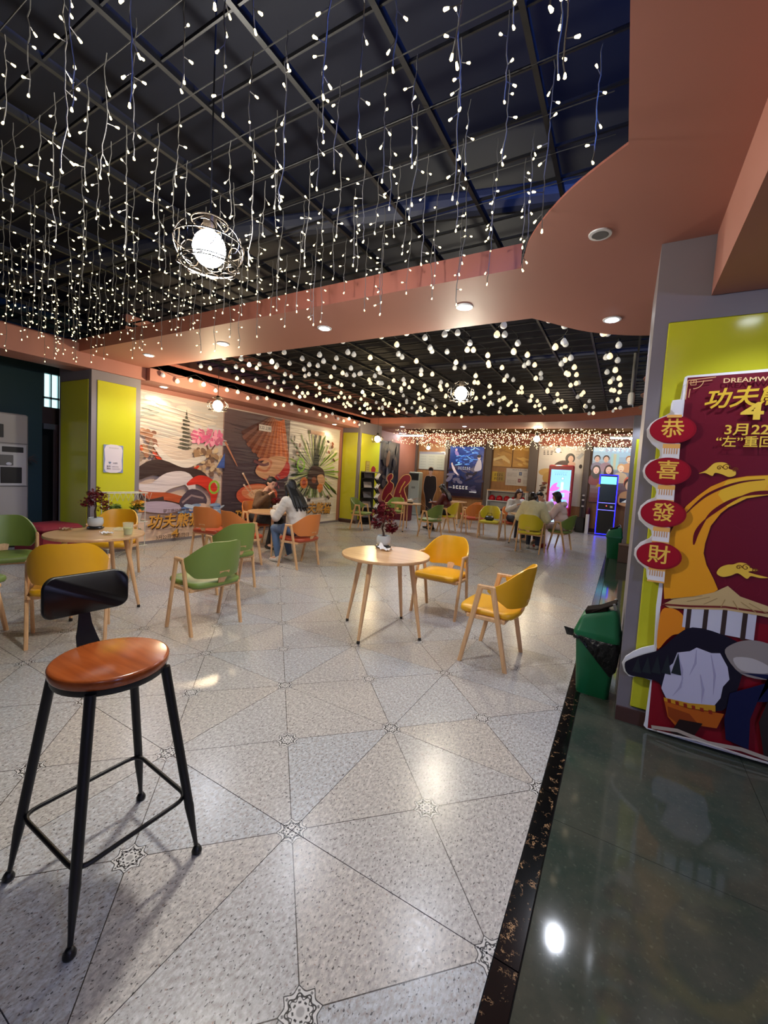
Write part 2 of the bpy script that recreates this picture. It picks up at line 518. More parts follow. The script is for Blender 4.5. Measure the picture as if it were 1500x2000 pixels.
# ------------------------------------------------------------------ walls
def wall(name, x0, x1, y0, y1, z0, z1, m): return struct(B().span(x0, x1, y0, y1, z0, z1).obj(name, m))
wall('wall_left', -7.55, -7.4, 3.9, 15.2, 0, 3.9, M_TERRA)
wall('wall_left_recess', -8.75, -8.6, -4, 3.22, 0, 3.9, M_TEAL)
wall('wall_left_return', -8.75, -7.55, 3.9, 4.05, 0, 3.9, M_BROWN)
wall('wall_back', -7.55, 3.6, 15.2, 15.35, 0, 3.9, M_WALLWOOD)
wall('wall_right', 3.45, 3.6, -4, 15.2, 0, 3.9, M_TERRA)
wall('wall_near', -8.75, 3.6, -4.15, -4, 0, 3.9, mat('grey_near_wall', (120, 118, 116), .7))
# doorway in the recess: dark opening, red-brown jamb, transom window
wall('wall_left_lintel', -8.75, -8.6, 3.22, 3.9, 2.86, 3.9, M_TEAL)
wall('wall_left_transom', -8.75, -8.6, 3.22, 3.9, 2.02, 2.30, mat('dark_brown_board', (58, 40, 34), .5))
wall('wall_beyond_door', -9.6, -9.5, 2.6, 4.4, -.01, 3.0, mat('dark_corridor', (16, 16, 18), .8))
door = struct(B().span(-8.68, -8.62, 3.42, 3.52, 0, 2.02).obj('door_1', mat('dark_red_door_frame', (96, 40, 44), .5)))
B().span(-8.66, -8.55, 3.40, 3.42, 0, 2.02).obj('frame_edge', mat('pale_edge', (130, 110, 112), .5), door)
B().span(-8.68, -8.60, 3.24, 3.42, 1.93, 2.02).obj('door_closer', M_STEEL, door)
win = B()
for y in (3.23, 3.335, 3.44, 3.55): win.span(-8.64, -8.60, y, y + .018, 2.30, 2.86)
win.span(-8.64, -8.60, 3.23, 3.56, 2.44, 2.47)
win = struct(win.obj('window_1', M_STEEL))
for y in (3.24, 3.35, 3.455):
    for z0, z1 in ((2.305, 2.438), (2.475, 2.855)):
        B().span(-8.66, -8.65, y + .012, y + .095, z0, z1).obj('window_pane', mat('daylit_pane', (180, 230, 230), .3, emit=1.5, nolight=True), win)

# ------------------------------------------------------------------ ceiling
ceiling = struct(B().span(-8.75, 3.6, -4.15, 15.35, 3.9, 4.0).obj('ceiling', M_BLACK))
grid = B()
GZ = 3.40
for i in range(25):
    x = -.517 + (6 - i) * .531
    if -8.5 < x < 3.3: grid.span(x - .013, x + .013, -3.9, 15.1, GZ, GZ + .045)
for j in range(72):
    y = -3.795 + j * .2655
    if y < 15.1: grid.span(-8.6, 3.3, y - .005, y + .005, GZ + .012, GZ + .030)
gr = struct(grid.obj('ceiling_grid', M_BAR))
duct = struct(B().tube([(-8.4, 2.0, 3.62), (-3.6, 2.6, 3.62), (-.2, 3.4, 3.62)], .09, 12).obj('trim_1', mat('dark_pipe', (48, 48, 50), .6)))
struct(B().tube([(-7.2, 7.3, 3.58), (.8, 7.3, 3.58)], .06, 10).obj('trim_2', mat('dark_pipe', (48, 48, 50), .6)))

def soffit(name, outer, holes, z, top, thin=()):
    bm = bmesh.new(); edges = []; loops = []
    for lp in [outer] + holes:
        vs = [bm.verts.new((p[0], p[1], z)) for p in lp]; loops.append(vs)
        edges += [bm.edges.new((vs[i], vs[(i + 1) % len(vs)])) for i in range(len(vs))]
    bmesh.ops.triangle_fill(bm, edges=edges, use_beauty=True, use_dissolve=False)
    for f in bm.faces:
        f.material_index = 0
        if f.normal.z > 0: f.normal_flip()
    for vs in loops[1:]:
        k = len(vs)
        for i in range(k):
            a, b = vs[i], vs[(i + 1) % k]
            h = z + .012 if any(abs(a.co.x - p[0]) + abs(a.co.y - p[1]) < 1e-4 for p in thin) else top
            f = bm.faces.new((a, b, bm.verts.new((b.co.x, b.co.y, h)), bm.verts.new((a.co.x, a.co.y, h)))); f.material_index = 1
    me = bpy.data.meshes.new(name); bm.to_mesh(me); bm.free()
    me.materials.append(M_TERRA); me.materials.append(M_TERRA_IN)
    o = bpy.data.objects.new(name, me); COL.objects.link(o); return struct(o)

bulgeA = [tuple(p) for p in spline([(-.11, 2.13), (-.27, 2.25), (-.40, 2.37), (-.53, 2.53), (-.64, 2.71), (-.71, 2.9), (-.76, 3.03)], 3)]
holeA = [(-.11, -3.2)] + bulgeA + [(-7.1, 3.03), (-7.1, -3.2)]
bulgeB = [tuple(p) for p in spline([(-.86, 3.98), (-.71, 4.17), (-.51, 4.43), (-.3, 4.61), (-.1, 4.73), (.12, 4.81), (.4, 4.86)], 3)]
scal = []
for k in range(4):
    for j in range(10):
        t = j / 10
        scal.append((.46 - .36 * math.sin(PI * t) ** .8, 4.95 + (k + t) * 1.15))
farB = [(.46, 9.6), (.2, 9.75), (-.1, 9.98), (-.5, 10.3), (-1.1, 10.6), (-1.8, 10.72), (-2.8, 10.72)]
holeB = bulgeB + scal + farB + [(-6.85, 10.72), (-6.85, 3.98)]
holeC = [(-7.0, 12.0), (1.2, 12.0), (1.2, 14.7), (-7.0, 14.7)]
soffit('ceiling_soffit', [(-8.75, -4.1), (3.5, -4.1), (3.5, 15.25), (-8.75, 15.25)], [holeA, holeB, holeC], 3.0, 3.17, [(-.11, -3.2)] + bulgeA[:-1] + bulgeB + scal)
lw = B().span(-7.45, -6.85, 4.0, 10.72, 2.8, 3.12)
struct(B().span(-7.5, -6.95, -4.05, 3.99, 2.8, 3.12).obj('ceiling_left_drop_near', M_TERRA))
struct(lw.obj('ceiling_left_drop', M_TERRA))
# dropped beam on the right, running towards the camera above the board
struct(B().span(.345, 1.5, -4, 3.05, 2.65, 3.02).obj('ceiling_right_beam', M_TERRA))

# ------------------------------------------------------------------ pillars: grey frame, recessed lime panels
def pillar(name, x0, x1, y0, y1, faces, fw=.075, ztop=3.0, base=True):
    p = struct(B().span(x0, x1, y0, y1, .0, ztop).obj(name, M_GREY))
    t = .012
    for fc in faces:
        zlo, zhi = .09, ztop - .48 if x0 > 0 else 2.66
        if fc[0] == 'S':        # towards the camera
            B().span(x0 + fw, x1 - fw, y0 - t, y0, zlo + .02, zhi, bev=.006).obj('lime_panel', M_LIME, p)
            if base: B().span(x0 - .002, x1 + .002, y0 - t - .006, y0, 0, zlo).obj('skirting', M_BROWN, p)
        if fc[0] == 'E':
            B().span(x1, x1 + t, y0 + fw, y1 - fw, zlo + .02, zhi, bev=.006).obj('lime_panel', M_LIME, p)
        if fc[0] == 'W':
            B().span(x0 - t, x0, y0 + fw, y1 - fw, zlo + .02, zhi, bev=.006).obj('lime_panel', M_LIME, p)
    return p
pillar('pillar_right_near', .075, 1.5, 3.06, 4.0, 'S')
pillar('pillar_right_far', .06, 1.2, 9.9, 10.8, 'S')
pillar('pillar_left_near', -8.0, -7.0, 3.22, 3.94, 'SE')
pillar('pillar_left_far', -7.45, -6.78, 10.1, 11.3, 'SE')

# pilasters and skirting on the back wall
for k, (x0, x1) in enumerate(((-7.55, -7.33), (-6.12, -6.0), (-4.52, -4.30), (-2.98, -2.70), (-1.22, -1.05))):
    struct(B().span(x0, x1, 15.06, 15.2, 0, 2.95).obj('trim_%d' % (k + 3), mat('brown_grey_pilaster', (96, 86, 84), .45)))
struct(B().span(-7.4, .6, 15.17, 15.2, 0, .12).obj('baseboard_back', M_BROWN))
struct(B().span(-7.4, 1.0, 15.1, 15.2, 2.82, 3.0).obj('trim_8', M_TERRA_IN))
struct(B().span(-7.4, -7.38, 4.0, 10.1, 0, .05).obj('baseboard_left', M_GREY))

# ------------------------------------------------------------------ recessed downlights
M_LENS = mat('downlight_lens', (255, 255, 255), .3, emit=14.0, emit_rgb=(235, 244, 255), nolight=True)
M_LENS_W = mat('downlight_lens_warm', (255, 245, 220), .3, emit=12.0, emit_rgb=(255, 240, 205), nolight=True)
M_RING = mat('white_lamp_ring', (214, 216, 220), .35)
def downlight(x, y, z, label, power, rgb=(236, 242, 255), lens=M_LENS, on=True, r=.055, group=None, size=2.3, soft=.032):
    t = thing('recessed_downlight', label, 'ceiling light', (x, y, z), 0, group)
    ring = B(); n = 20
    ring.lathe([(r * 1.35, -.006), (r * 1.35, -.001)], n=n)
    B().lathe([(r * 1.02, -.010), (r * 1.36, -.008), (r * 1.4, -.001), (r * 1.02, -.0005)], n=n).obj('trim_ring', M_RING, t, True)
    if on:
        B().lathe([(r * .95, -.0135), (r, -.0105)], n=n).obj('lens', lens, t)
        spot('downlight_lamp', (x, y, z - .03), power, size, .5, rgb, soft)
    else:
        B().lathe([(r * .9, -.012), (r, -.0105)], n=n).obj('lens', mat('unlit_lens', (96, 96, 96), .2), t)
    return t
dl_words = ['recessed downlight on the terracotta beam, nearest the curved soffit', 'second recessed downlight along the terracotta beam from the curved soffit',
            'third recessed downlight along the terracotta beam from the curved soffit', 'recessed downlight at the far end of the terracotta beam by the lime pillar']
for k, x in enumerate((-1.34, -2.88, -4.47, -6.05)):
    downlight(x, 3.51, 3.0, dl_words[k], P_DOWN, group='downlights on the terracotta beam')
downlight(-.22, 4.24, 3.0, 'bright recessed downlight on the curved soffit beside the grey pillar', P_DOWN)
downlight(-.25, 2.80, 3.0, 'unlit recessed downlight in the curved soffit above the grey pillar', 0, on=False, r=.046)
downlight(-7.15, 4.42, 2.8, 'recessed downlight above the cream mountain banner', P_SIDE * .45, (255, 226, 180), M_LENS_W)
downlight(-7.12, 9.3, 2.8, 'recessed downlight above the green rayed banner', P_SIDE * .45, (255, 226, 180), M_LENS_W)
downlight(.26, 9.5, 3.0, 'recessed downlight at the foot of the far lime pillar top', P_SIDE, (225, 240, 255))
for k, x in enumerate((-6.1, -4.1, -2.1)):
    downlight(x, 11.4, 3.0, ('left', 'middle', 'right')[k] + ' recessed downlight of the three under the far terracotta beam', 60.0, (232, 240, 255), group='downlights under the far beam')
# unseen downlights: one over the board, the others added as fill light
downlight(.62, 2.55, 2.65, 'downlight in the dropped beam over the red cut-out board', 16.0, (235, 240, 255), size=2.2)
downlight(1.9, 1.4, 3.0, 'added fill downlight in the soffit over the green walkway', 30.0, (200, 220, 255))
for k, (x, y) in enumerate(((.25, .4), (.3, -1.2), (-8.0, .6))):
    downlight(x, y, 3.0, ('added fill downlight in the soffit above the camera', 'added fill downlight in the soffit behind the camera', 'added fill downlight in the soffit by the teal wall')[k], (9.0, 22.0, 30.0)[k], (196, 216, 255), size=2.6)

# ------------------------------------------------------------------ caged pendant lamps
M_CAGE = mat('dark_wire_cage', (32, 26, 20), .35, .6)
M_GLOBE = mat('lit_globe', (255, 236, 196), .3, emit=1.0, emit_rgb=(255, 232, 190))
M_CORD = mat('black_cord', (16, 16, 17), .6)
GLOBE_R = .078
def pendant(x, y, z, label, power=P_PENDANT, rgb=(255, 226, 176), s=1.0):
    t = thing('caged_pendant_lamp', label, 'pendant lamp', (x, y, z), 0, None)
    m = bpy.data.materials.get('lit_globe_%d' % int(power * 10 + rgb[2]))
    if m is None:
        gr = GLOBE_R * s
        m = mat('lit_globe_%d' % int(power * 10 + rgb[2]), (255, 240, 205), .3, emit=power / (4 * PI * gr * gr * PI), emit_rgb=rgb)
    r = .165 * s
    B().ball((0, 0, -.02), (GLOBE_R * s, GLOBE_R * s, GLOBE_R * 1.1 * s), 20, 14).obj('globe', m, t, True, 180)
    w = .0032 * s
    for zz, rr in ((-.105, .80), (-.095, .87), (.105, .52), (.0, 1.0)):
        k = 30
        B().tube([(rr * r * math.cos(2 * PI * i / k), rr * r * math.sin(2 * PI * i / k), zz * s) for i in range(k)], w, 5, closed=True).obj('cage_ring', M_CAGE, t, True)
    for j in range(8):
        q = 2 * PI * j / 8
        cq, sq = math.cos(q), math.sin(q); tx, ty = -sq, cq
        # a curl on the side wall of the cage, and one in the rim below
        pts = []
        for i in range(17):
            a = 2 * PI * i / 16
            rad = r * (1.0 - .10 * (math.sin(a) ** 2)) * .95
            pts.append((rad * cq + .052 * s * math.cos(a) * tx, rad * sq + .052 * s * math.cos(a) * ty, .062 * s * math.sin(a) - .01))
        B().tube(pts[:-1], w * .8, 5, closed=True).obj('cage_scroll', M_CAGE, t, True)
        pts = [((r * .70 + .035 * s * math.cos(2 * PI * i / 12)) * cq + .035 * s * math.sin(2 * PI * i / 12) * tx,
                (r * .70 + .035 * s * math.cos(2 * PI * i / 12)) * sq + .035 * s * math.sin(2 * PI * i / 12) * ty, -.105 * s) for i in range(12)]
        B().tube(pts, w * .8, 5, closed=True).obj('rim_scroll', M_CAGE, t, True)
        B().tube([(r * .5 * cq, r * .5 * sq, .105 * s), (.03 * cq, .03 * sq, .135 * s)], w * .8, 5).obj('cage_spoke', M_CAGE, t, True)
    B().lathe([(.028, .06), (.032, .075), (.032, .13), (.018, .145)], n=14).obj('lamp_holder', M_CAGE, t, True)
    B().tube([(0, 0, .14), (0, 0, 3.9 - z)], .004, 6).obj('cord', M_CORD, t)
    return t
pendant(-1.91, 1.40, 2.60, 'nearest caged pendant lamp, hanging among the icicle lights', P_PENDANT * 1.9, (255, 250, 240))
pendant(-6.02, 4.66, 2.50, 'caged pendant lamp hanging before the plum and cream banners', P_PENDANT * 1.45, (255, 228, 184))
pendant(-1.88, 5.01, 2.59, 'caged pendant lamp hanging among the globe bulbs over the yellow chair', P_PENDANT * 1.2, (255, 246, 222))
pendant(-6.0, 9.8, 2.47, 'caged pendant lamp hanging beside the far lime pillar', P_PENDANT * .7, (255, 226, 176))
pendant(-6.5, 14.3, 2.60, 'small far pendant lamp hanging before the pale notice board', P_PENDANT * .4, (255, 226, 176), .8)
pendant(-2.28, 12.4, 2.78, 'far pendant lamp hanging at the edge of the dense icicle lights', P_PENDANT * .7, (255, 232, 190))
pendant(-1.95, 14.4, 2.62, 'far pendant lamp hanging before the white food poster', P_PENDANT * .4, (255, 232, 190), .8)

# added unseen blue light that tints the void above the near grid
bl_ = bpy.data.lights.new('added_blue_light', 'POINT'); bl_.energy = 420.0; bl_.color = lin((70, 120, 255))[:3]; bl_.shadow_soft_size = .1
bo_ = bpy.data.objects.new('added_blue_light', bl_); bo_.location = (1.3, 1.2, 3.5); COL.objects.link(bo_)
# added cool fill lamp on the right wall of the walkway, out of view
t = thing('added_cool_lamp', 'added cool fill lamp on the right wall of the green walkway', 'wall lamp', (3.44, -.6, 2.0))
B().span(-.03, 0, -.16, .16, -.30, .30, bev=.01).obj('back_plate', M_PLASTIC_W, t)
B().tube([(-.09, 0, -.26), (-.09, 0, .26)], .055, 14).obj('lit_shade', mat('cool_lit_shade', (200, 214, 255), .4, emit=150.0, emit_rgb=(172, 190, 255)), t, True)
# fluorescent battens over the far end
M_TUBE = mat('lit_fluorescent_tube', (240, 250, 255), .3, emit=46.0, emit_rgb=(225, 243, 255))
for x, y, lab in ((-7.0, 13.6, 'bright fluorescent batten over the far corner'), (.1, 13.9, 'bright fluorescent batten over the blue lit kiosk')):
    t = thing('fluorescent_batten', lab, 'ceiling light', (x, y, 2.97))
    B().span(-.6, .6, -.05, .05, .0, .05).obj('housing', M_PLASTIC_W, t)
    for dy in (-.025, .025): B().tube([(-.58, dy, -.014), (.58, dy, -.014)], .013, 8).obj('tube', M_TUBE, t, True)

# ------------------------------------------------------------------ icicle light curtain
M_LED = mat('warm_led_tip', (255, 236, 180), .4, emit=E_LED, emit_rgb=(255, 234, 170), nolight=True)
M_WIRE = mat('clear_twin_wire', (104, 102, 98), .5)
M_STUB = mat('clear_led_body', (215, 210, 190), .35, emit=.25, emit_rgb=(255, 230, 170), nolight=True)
def led_geo(b, p, d, s=1.0):
    p = Vector(p); d = Vector(d).normalized()
    b.tube([p - d * .004 * s, p, p + d * .011 * s, p + d * .014 * s], [.0026 * s, .0038 * s, .0052 * s, .002 * s], 6)
strands = []
for v in range(9):
    r = random.Random(100 + v)
    L = (.34, .5, .66, .42, .74, .56, .38, .62, .48)[v]
    n = int(L / .034); pts = []; x = y = 0.0
    for i in range(n + 1):
        pts.append((x, y, -L * i / n)); x += r.uniform(-.007, .007); y += r.uniform(-.007, .007); x *= .94; y *= .94
    w = B().tube(pts, .0026, 4)
    leds = []
    zs = .10 + r.uniform(0, .05)
    while zs < L - .03:
        i = min(n - 1, int(zs / L * n)); p = Vector(pts[i]); q = r.uniform(0, 2 * PI)
        d = Vector((math.cos(q), math.sin(q), r.uniform(-1.1, .15))).normalized()
        e = p + d * r.uniform(.022, .042)
        w.tube([p, e], .0022, 4); leds.append((e, d)); zs += r.uniform(.075, .125)
    e = Vector(pts[-1]); leds.append((e, Vector((r.uniform(-.5, .5), r.uniform(-.5, .5), -1))))
    wm = w.mesh('icicle_light_strand'); wm.materials.append(M_WIRE)
    lb = B(); singles = []
    for e, d in leds:
        led_geo(lb, e, d)
        s1 = B(); led_geo(s1, e, d); sm = s1.mesh('led_tip'); sm.materials.append(M_LED); singles.append(sm)
    lm = lb.mesh('led_tips'); lm.materials.append(M_LED)
    strands.append((wm, lm, singles))
ROWS = (.18, .5, .82, 1.12, 1.42, 1.72, 2.02, 2.32, 2.60, 2.86)
rs = random.Random(5)
def bearing(x, y):      # degrees away from the way the hall is looked along
    return abs(math.degrees(math.atan2(-x, y)) - 29.4)
NTH = ('nearest', 'second', 'third', 'fourth', 'fifth', 'sixth', 'seventh', 'eighth', 'ninth', 'tenth')
for j, yy in enumerate(ROWS):
    t = thing('icicle_light_curtain', ('nearest row of warm icicle lights hanging under the black grid' if j == 0 else
              'row of warm icicle lights along the far terracotta beam' if j == 9 else '%s row of warm icicle lights from the front under the black grid' % NTH[j]), 'string lights', (0, yy, GZ), 0, 'icicle light rows under the near grid')
    B().tube([(-7.0, 0, .002), (-.2, 0, .002)], .003, 5).obj('cord', mat('grey_row_cord', (46, 46, 46), .6), t)
    x = -6.85 + (j % 2) * .09
    while x < -.18:
        px, py = x + rs.uniform(-.03, .03), yy + rs.uniform(-.05, .05)
        d = math.hypot(px, py)
        ok = bearing(px, py) < 52 and d > .75 and not (yy > 2.2 and px > -.3 - (yy - 2.2) * .8) and ((px + 1.91) ** 2 + (py - 1.4) ** 2 > .04)
        if ok:
            wm, lm, singles = strands[rs.randrange(9)]
            o = inst('light_strand', wm, t, (px, py - yy, 0), rs.uniform(0, 6.28))
            if d < 3.1:
                for sm in singles: inst('led_tip', sm, o)
            else:
                c = inst('led_tips', lm, o); c['kind'] = 'stuff'
        x += .25 if yy < 1.3 else .20
# the same curtain over the far end: far too many and too small to pick apart
fb = B(); fw = B(); rf = random.Random(8)
for k in range(1700):
    x = rf.uniform(-6.9, 1.0); row = rf.randrange(9); y = 12.2 + row * .3 + rf.uniform(-.08, .08); z = 2.62 + .5 * rf.random() ** 1.2
    if any(math.hypot(x - a, y - b2) < .24 for a, b2 in ((-2.28, 12.4), (-1.95, 14.4), (-6.5, 14.3))): continue
    p = Vector((x, y, z)); fb.tube([p, p + Vector((rf.uniform(-.012, .012), 0, -.020))], [.008, .006], 4)
o = fb.obj('icicle_light_tips', mat('warm_led_tip_far', (255, 224, 170), .4, emit=3.6, emit_rgb=(255, 224, 172), nolight=True)); tag(o, 'dense haze of tiny warm icicle lights over the far end of the hall', 'string lights', kind='stuff')

# ------------------------------------------------------------------ strings of globe bulbs
M_BULB = mat('lit_globe_bulb', (255, 240, 214), .35, emit=E_BULB, emit_rgb=(255, 226, 180), nolight=True)
M_BULB2 = mat('dim_globe_bulb', (214, 212, 206), .35, emit=.24, emit_rgb=(225, 222, 214), nolight=True)
M_BULB3 = mat('bright_globe_bulb', (255, 245, 210), .35, emit=6.0, emit_rgb=(255, 236, 180), nolight=True)
def bulb_mesh(m):
    b = B().lathe([(.010, .0), (.016, -.006), (.028, -.022), (.036, -.042), (.034, -.060), (.022, -.074), (.006, -.080)], n=12)
    me = b.mesh('globe_bulb', True, 180); me.materials.append(m); return me
bms = [bulb_mesh(M_BULB), bulb_mesh(M_BULB2), bulb_mesh(M_BULB3)]
sk = B().lathe([(.012, -.004), (.014, .0), (.014, .03), (.006, .034)], n=8).mesh('bulb_socket', True); sk.materials.append(M_DARK)
rb = random.Random(21)
for si in range(13):
    x0 = -.28 - si * .53
    pts = []; bl = []
    y = 4.2 + rb.uniform(0, .25); y1 = 10.6
    if si < 1: y = 5.0
    ph = rb.uniform(0, .8); d = rb.uniform(.08, .16); dx = rb.uniform(-.12, .12)
    k = 0
    step = .085
    while y < y1:
        z = GZ - .03 - d * abs(math.sin(PI * (y + ph) / .85)) - .05 * math.sin(y * 1.3 + si)
        x = x0 + dx * math.sin(y * .9 + si) + .08 * math.sin(PI * (y + ph) / .85 * 2)
        pts.append((x, y, z))
        if k % 3 == 1: bl.append((x, y, z))
        y += step; k += 1
    o = B().tube(pts, .0035, 5).obj('globe_string_light', M_CORD)
    words = ('nearest the right-hand scalloped soffit',) + tuple('%s from the scalloped soffit' % w for w in ('second', 'third', 'fourth', 'fifth', 'sixth', 'seventh', 'eighth', 'ninth', 'tenth', 'eleventh', 'twelfth')) + ('nearest the banner wall',)
    tag(o, 'string of white globe bulbs, ' + words[si], 'string light', 'globe bulb strings under the far grid')
    for (x, y, z) in bl:
        u = rb.random(); warm = .35 + .4 * (y > 6.5)
        me = bms[2] if (si > 8 and rb.random() < .10) else (bms[0] if u < warm else bms[1])
        bo = inst('globe_bulb', me, o, (x, y, z - .03), rb.uniform(0, 6))
        if y < 7.5: inst('bulb_socket', sk, bo)
# bulbs looped along the drop above the banners
pts = []; k = 0; bl = []
y = 4.1
while y < 10.5:
    z = 3.08 - .13 * abs(math.sin(PI * y / .8)); pts.append((-6.80, y, z))
    if k % 3 == 1: bl.append((-6.80, y, z))
    y += .085; k += 1
o = B().tube(pts, .0035, 5).obj('globe_string_light', M_CORD)
tag(o, 'string of white globe bulbs looped along the terracotta drop above the banners', 'string light', 'globe bulb strings under the far grid')
for p in bl: inst('globe_bulb', bms[2] if rb.random() < .16 else bms[rb.random() < .4], o, (p[0], p[1], p[2] - .03))
# grey pole hung from the ceiling by the scalloped soffit
t = thing('ceiling_pole', 'grey pole with a small camera hanging from the ceiling beside the scalloped soffit', 'pole', (-.02, 6.9, 0))
B().tube([(0, 0, GZ + .04), (0, 0, 2.86)], .022, 10).obj('pole', mat('grey_metal_pole', (120, 118, 114), .5), t, True)
B().lathe([(.035, 2.70), (.045, 2.74), (.045, 2.84), (.03, 2.87)], n=14).obj('camera_head', M_PLASTIC_W, t, True)

# ------------------------------------------------------------------ furniture materials
M_BEECH = wood('beech_leg', (206, 160, 112), (228, 186, 138), 1.0, .38)
M_BEECH_TOP = wood('beech_table_top', (196, 152, 108), (220, 178, 132), .6, .25, axis=0)
M_STOOLTOP = wood('brown_stool_seat', (134, 62, 24), (162, 82, 36), .6, .22, axis=0)
M_IRON = mat('black_powder_coat', (17, 17, 19), .42, .2)
M_YEL = mat('yellow_leatherette', (222, 164, 24), .36, bump=.08, bscale=300)
M_YEL2 = mat('lemon_leatherette', (206, 190, 44), .36, bump=.08, bscale=300)
M_GRN = mat('green_leatherette', (114, 136, 64), .4, bump=.08, bscale=300)
M_ORG = mat('orange_leatherette', (206, 122, 60), .4, bump=.08, bscale=300)
M_ORGSEAT = mat('rust_leatherette', (176, 74, 44), .4, bump=.08, bscale=300)
M_FOOT = mat('dark_foot_cap', (40, 34, 30), .5)

# ------------------------------------------------------------------ armchair with A-shaped side frames
def leg_bm(p0, p1, w0, w1, d):
    """flattened tapering bar from p0 (top) to p1 (foot); w along y, d along x"""
    b = B(); p0, p1 = Vector(p0), Vector(p1); vs = []
    prof = [(-1, -.5), (-.6, -1), (.6, -1), (1, -.5), (1, .5), (.6, 1), (-.6, 1), (-1, .5)]
    for p, w in ((p0, w0), (p1, w1)):
        for a, c in prof: vs.append((p.x + c * d / 2, p.y + a * w / 2, p.z))
    fs = [(i, (i + 1) % 8, 8 + (i + 1) % 8, 8 + i) for i in range(8)] + [tuple(range(7, -1, -1)), tuple(range(8, 16))]
    return b.add(vs, fs)
def shell_bm():
    nf, nz = 30, 7; th = .022
    rows = []
    for i in range(nf + 1):
        ph = math.radians(-96 + 192 * i / nf); a = abs(math.degrees(ph))
        k = max(0.0, min(1.0, (95 - a) / 72)); k = k * k * (3 - 2 * k)
        zt = .655 + .175 * k; zb = .618 - .118 * min(1, max(0, (96 - a) / 40))
        rows.append((ph, zb, zt))
    def P(i, j, off):
        ph, zb, zt = rows[i]; t = j / nz; z = zb + (zt - zb) * t
        lean = .045 * (z - .5) / .3
        rx, ry = .262 + off + lean * .35, .235 + off + lean
        return (rx * math.sin(ph), -.03 - ry * math.cos(ph), z)
    vs = []; fs = []
    for off in (0, -th):
        for i in range(nf + 1):
            for j in range(nz + 1):
                e = .35 if j in (0, nz) else 0
                vs.append(P(i, j, off * (1 - e) - th * e * .5))
    W = nz + 1; S = (nf + 1) * W
    for i in range(nf):
        for j in range(nz):
            a = i * W + j
            fs.append((a, a + W, a + W + 1, a + 1)); fs.append((S + a, S + a + 1, S + a + W + 1, S + a + W))
        a = i * W + nz; fs.append((a, a + W, S + a + W, S + a))
        a = i * W; fs.append((a + W, a, S + a, S + a + W))
    for i in (0, nf):
        for j in range(nz):
            a = i * W + j
            fs.append((a, a + 1, S + a + 1, S + a) if i == 0 else (a + 1, a, S + a, S + a + 1))
    return B().add(vs, fs)
def seat_bm():
    # rounded trapezoid pad, wider at the front
    out = []
    for x, y in ((-.20, -.20), (.20, -.20), (.235, .0), (.24, .17), (.20, .235), (0, .25), (-.20, .235), (-.24, .17), (-.235, .0)): out.append((x, y))
    pl = spline(out, 4, True); n = len(pl); vs = []; fs = []
    for z, s in ((.405, .90), (.412, .97), (.43, 1.0), (.447, .985), (.456, .93), (.458, .7)):
        for p in pl: vs.append((p.x * s, p.y * s, z + .012 * (p.y * s / .25) ** 2 * (z > .43)))
    for k in range(5):
        for i in range(n): fs.append((k * n + i, k * n + (i + 1) % n, (k + 1) * n + (i + 1) % n, (k + 1) * n + i))
    fs.append(tuple(range(n - 1, -1, -1))); fs.append(tuple(range(5 * n, 6 * n)))
    return B().add(vs, fs)
CH = {}
def make_chair(key, mb, ms):
    t = thing('armchair', key, 'chair', (0, -50, 0))
    seat_bm().obj('seat', ms, t, True, 60)
    shell_bm().obj('backrest', mb, t, True, 60)
    for s in (-1, 1):
        leg_bm((s * .262, .055, .652), (s * .262, .19, 0), .046, .034, .026).obj('leg', M_BEECH, t)
        leg_bm((s * .262, -.045, .652), (s * .25, -.185, 0), .046, .034, .026).obj('leg', M_BEECH, t)
        B().box((s * .262, .006, .652), (.027, .15, .034), bev=.008).obj('armrest', M_BEECH, t)
        B().box((s * .245, .0, .395), (.03, .26, .03), bev=.004).obj('seat_rail', M_BEECH, t)
    B().box((0, .15, .393), (.5, .03, .03), bev=.004).obj('seat_rail', M_BEECH, t)
    B().box((0, -.14, .393), (.5, .03, .03), bev=.004).obj('seat_rail', M_BEECH, t)
    st = B(); vs = []
    for y, z, w in ((-.17, .40, .05), (-.215, .45, .06), (-.245, .52, .09), (-.262, .56, .10)):
        vs += [(-w / 2, y, z), (w / 2, y, z), (w / 2, y - .014, z), (-w / 2, y - .014, z)]
    fs = [(k * 4 + i, k * 4 + (i + 1) % 4, k * 4 + 4 + (i + 1) % 4, k * 4 + 4 + i) for k in range(3) for i in range(4)] + [(3, 2, 1, 0), (12, 13, 14, 15)]
    st.add(vs, fs).obj('back_strut', M_BEECH, t)
    t['_used'] = 0
    CH[key] = t
make_chair('yellow', M_YEL, M_YEL); make_chair('green', M_GRN, M_GRN)
make_chair('orange', M_ORG, M_ORGSEAT); make_chair('lemon', M_YEL2, M_YEL2)
def chair(key, x, y, deg, label, group=None):
    p = CH[key]
    o = p if not p['_used'] else dup(p)
    p['_used'] = 1
    o.location = (x, y, 0); o.rotation_euler = (0, 0, math.radians(deg)); o['label'] = label
    if group: o['group'] = group
    return o
G1 = 'beech armchairs around the round tables'
chair('yellow', -.87, 3.50, 88, 'yellow armchair seen from the side, nearest the green bin', G1)
chair('yellow', -1.69, 4.30, 178, 'yellow armchair facing the camera behind the centre table', G1)
chair('yellow', -3.92, 1.66, 62, 'yellow armchair seen from behind, just beyond the bar stool', G1)
chair('yellow', -5.62, 2.84, -140, 'yellow armchair between the left table and the lime pillar', G1)
chair('green', -3.31, 2.50, 86, 'green armchair seen from the side in front of the orange ones', G1)
chair('green', -5.45, 1.72, -108, 'green armchair cut by the picture edge at the left table', G1)
chair('green', -4.12, 3.42, 82, 'green armchair half hidden behind the nearer green armchair', G1)
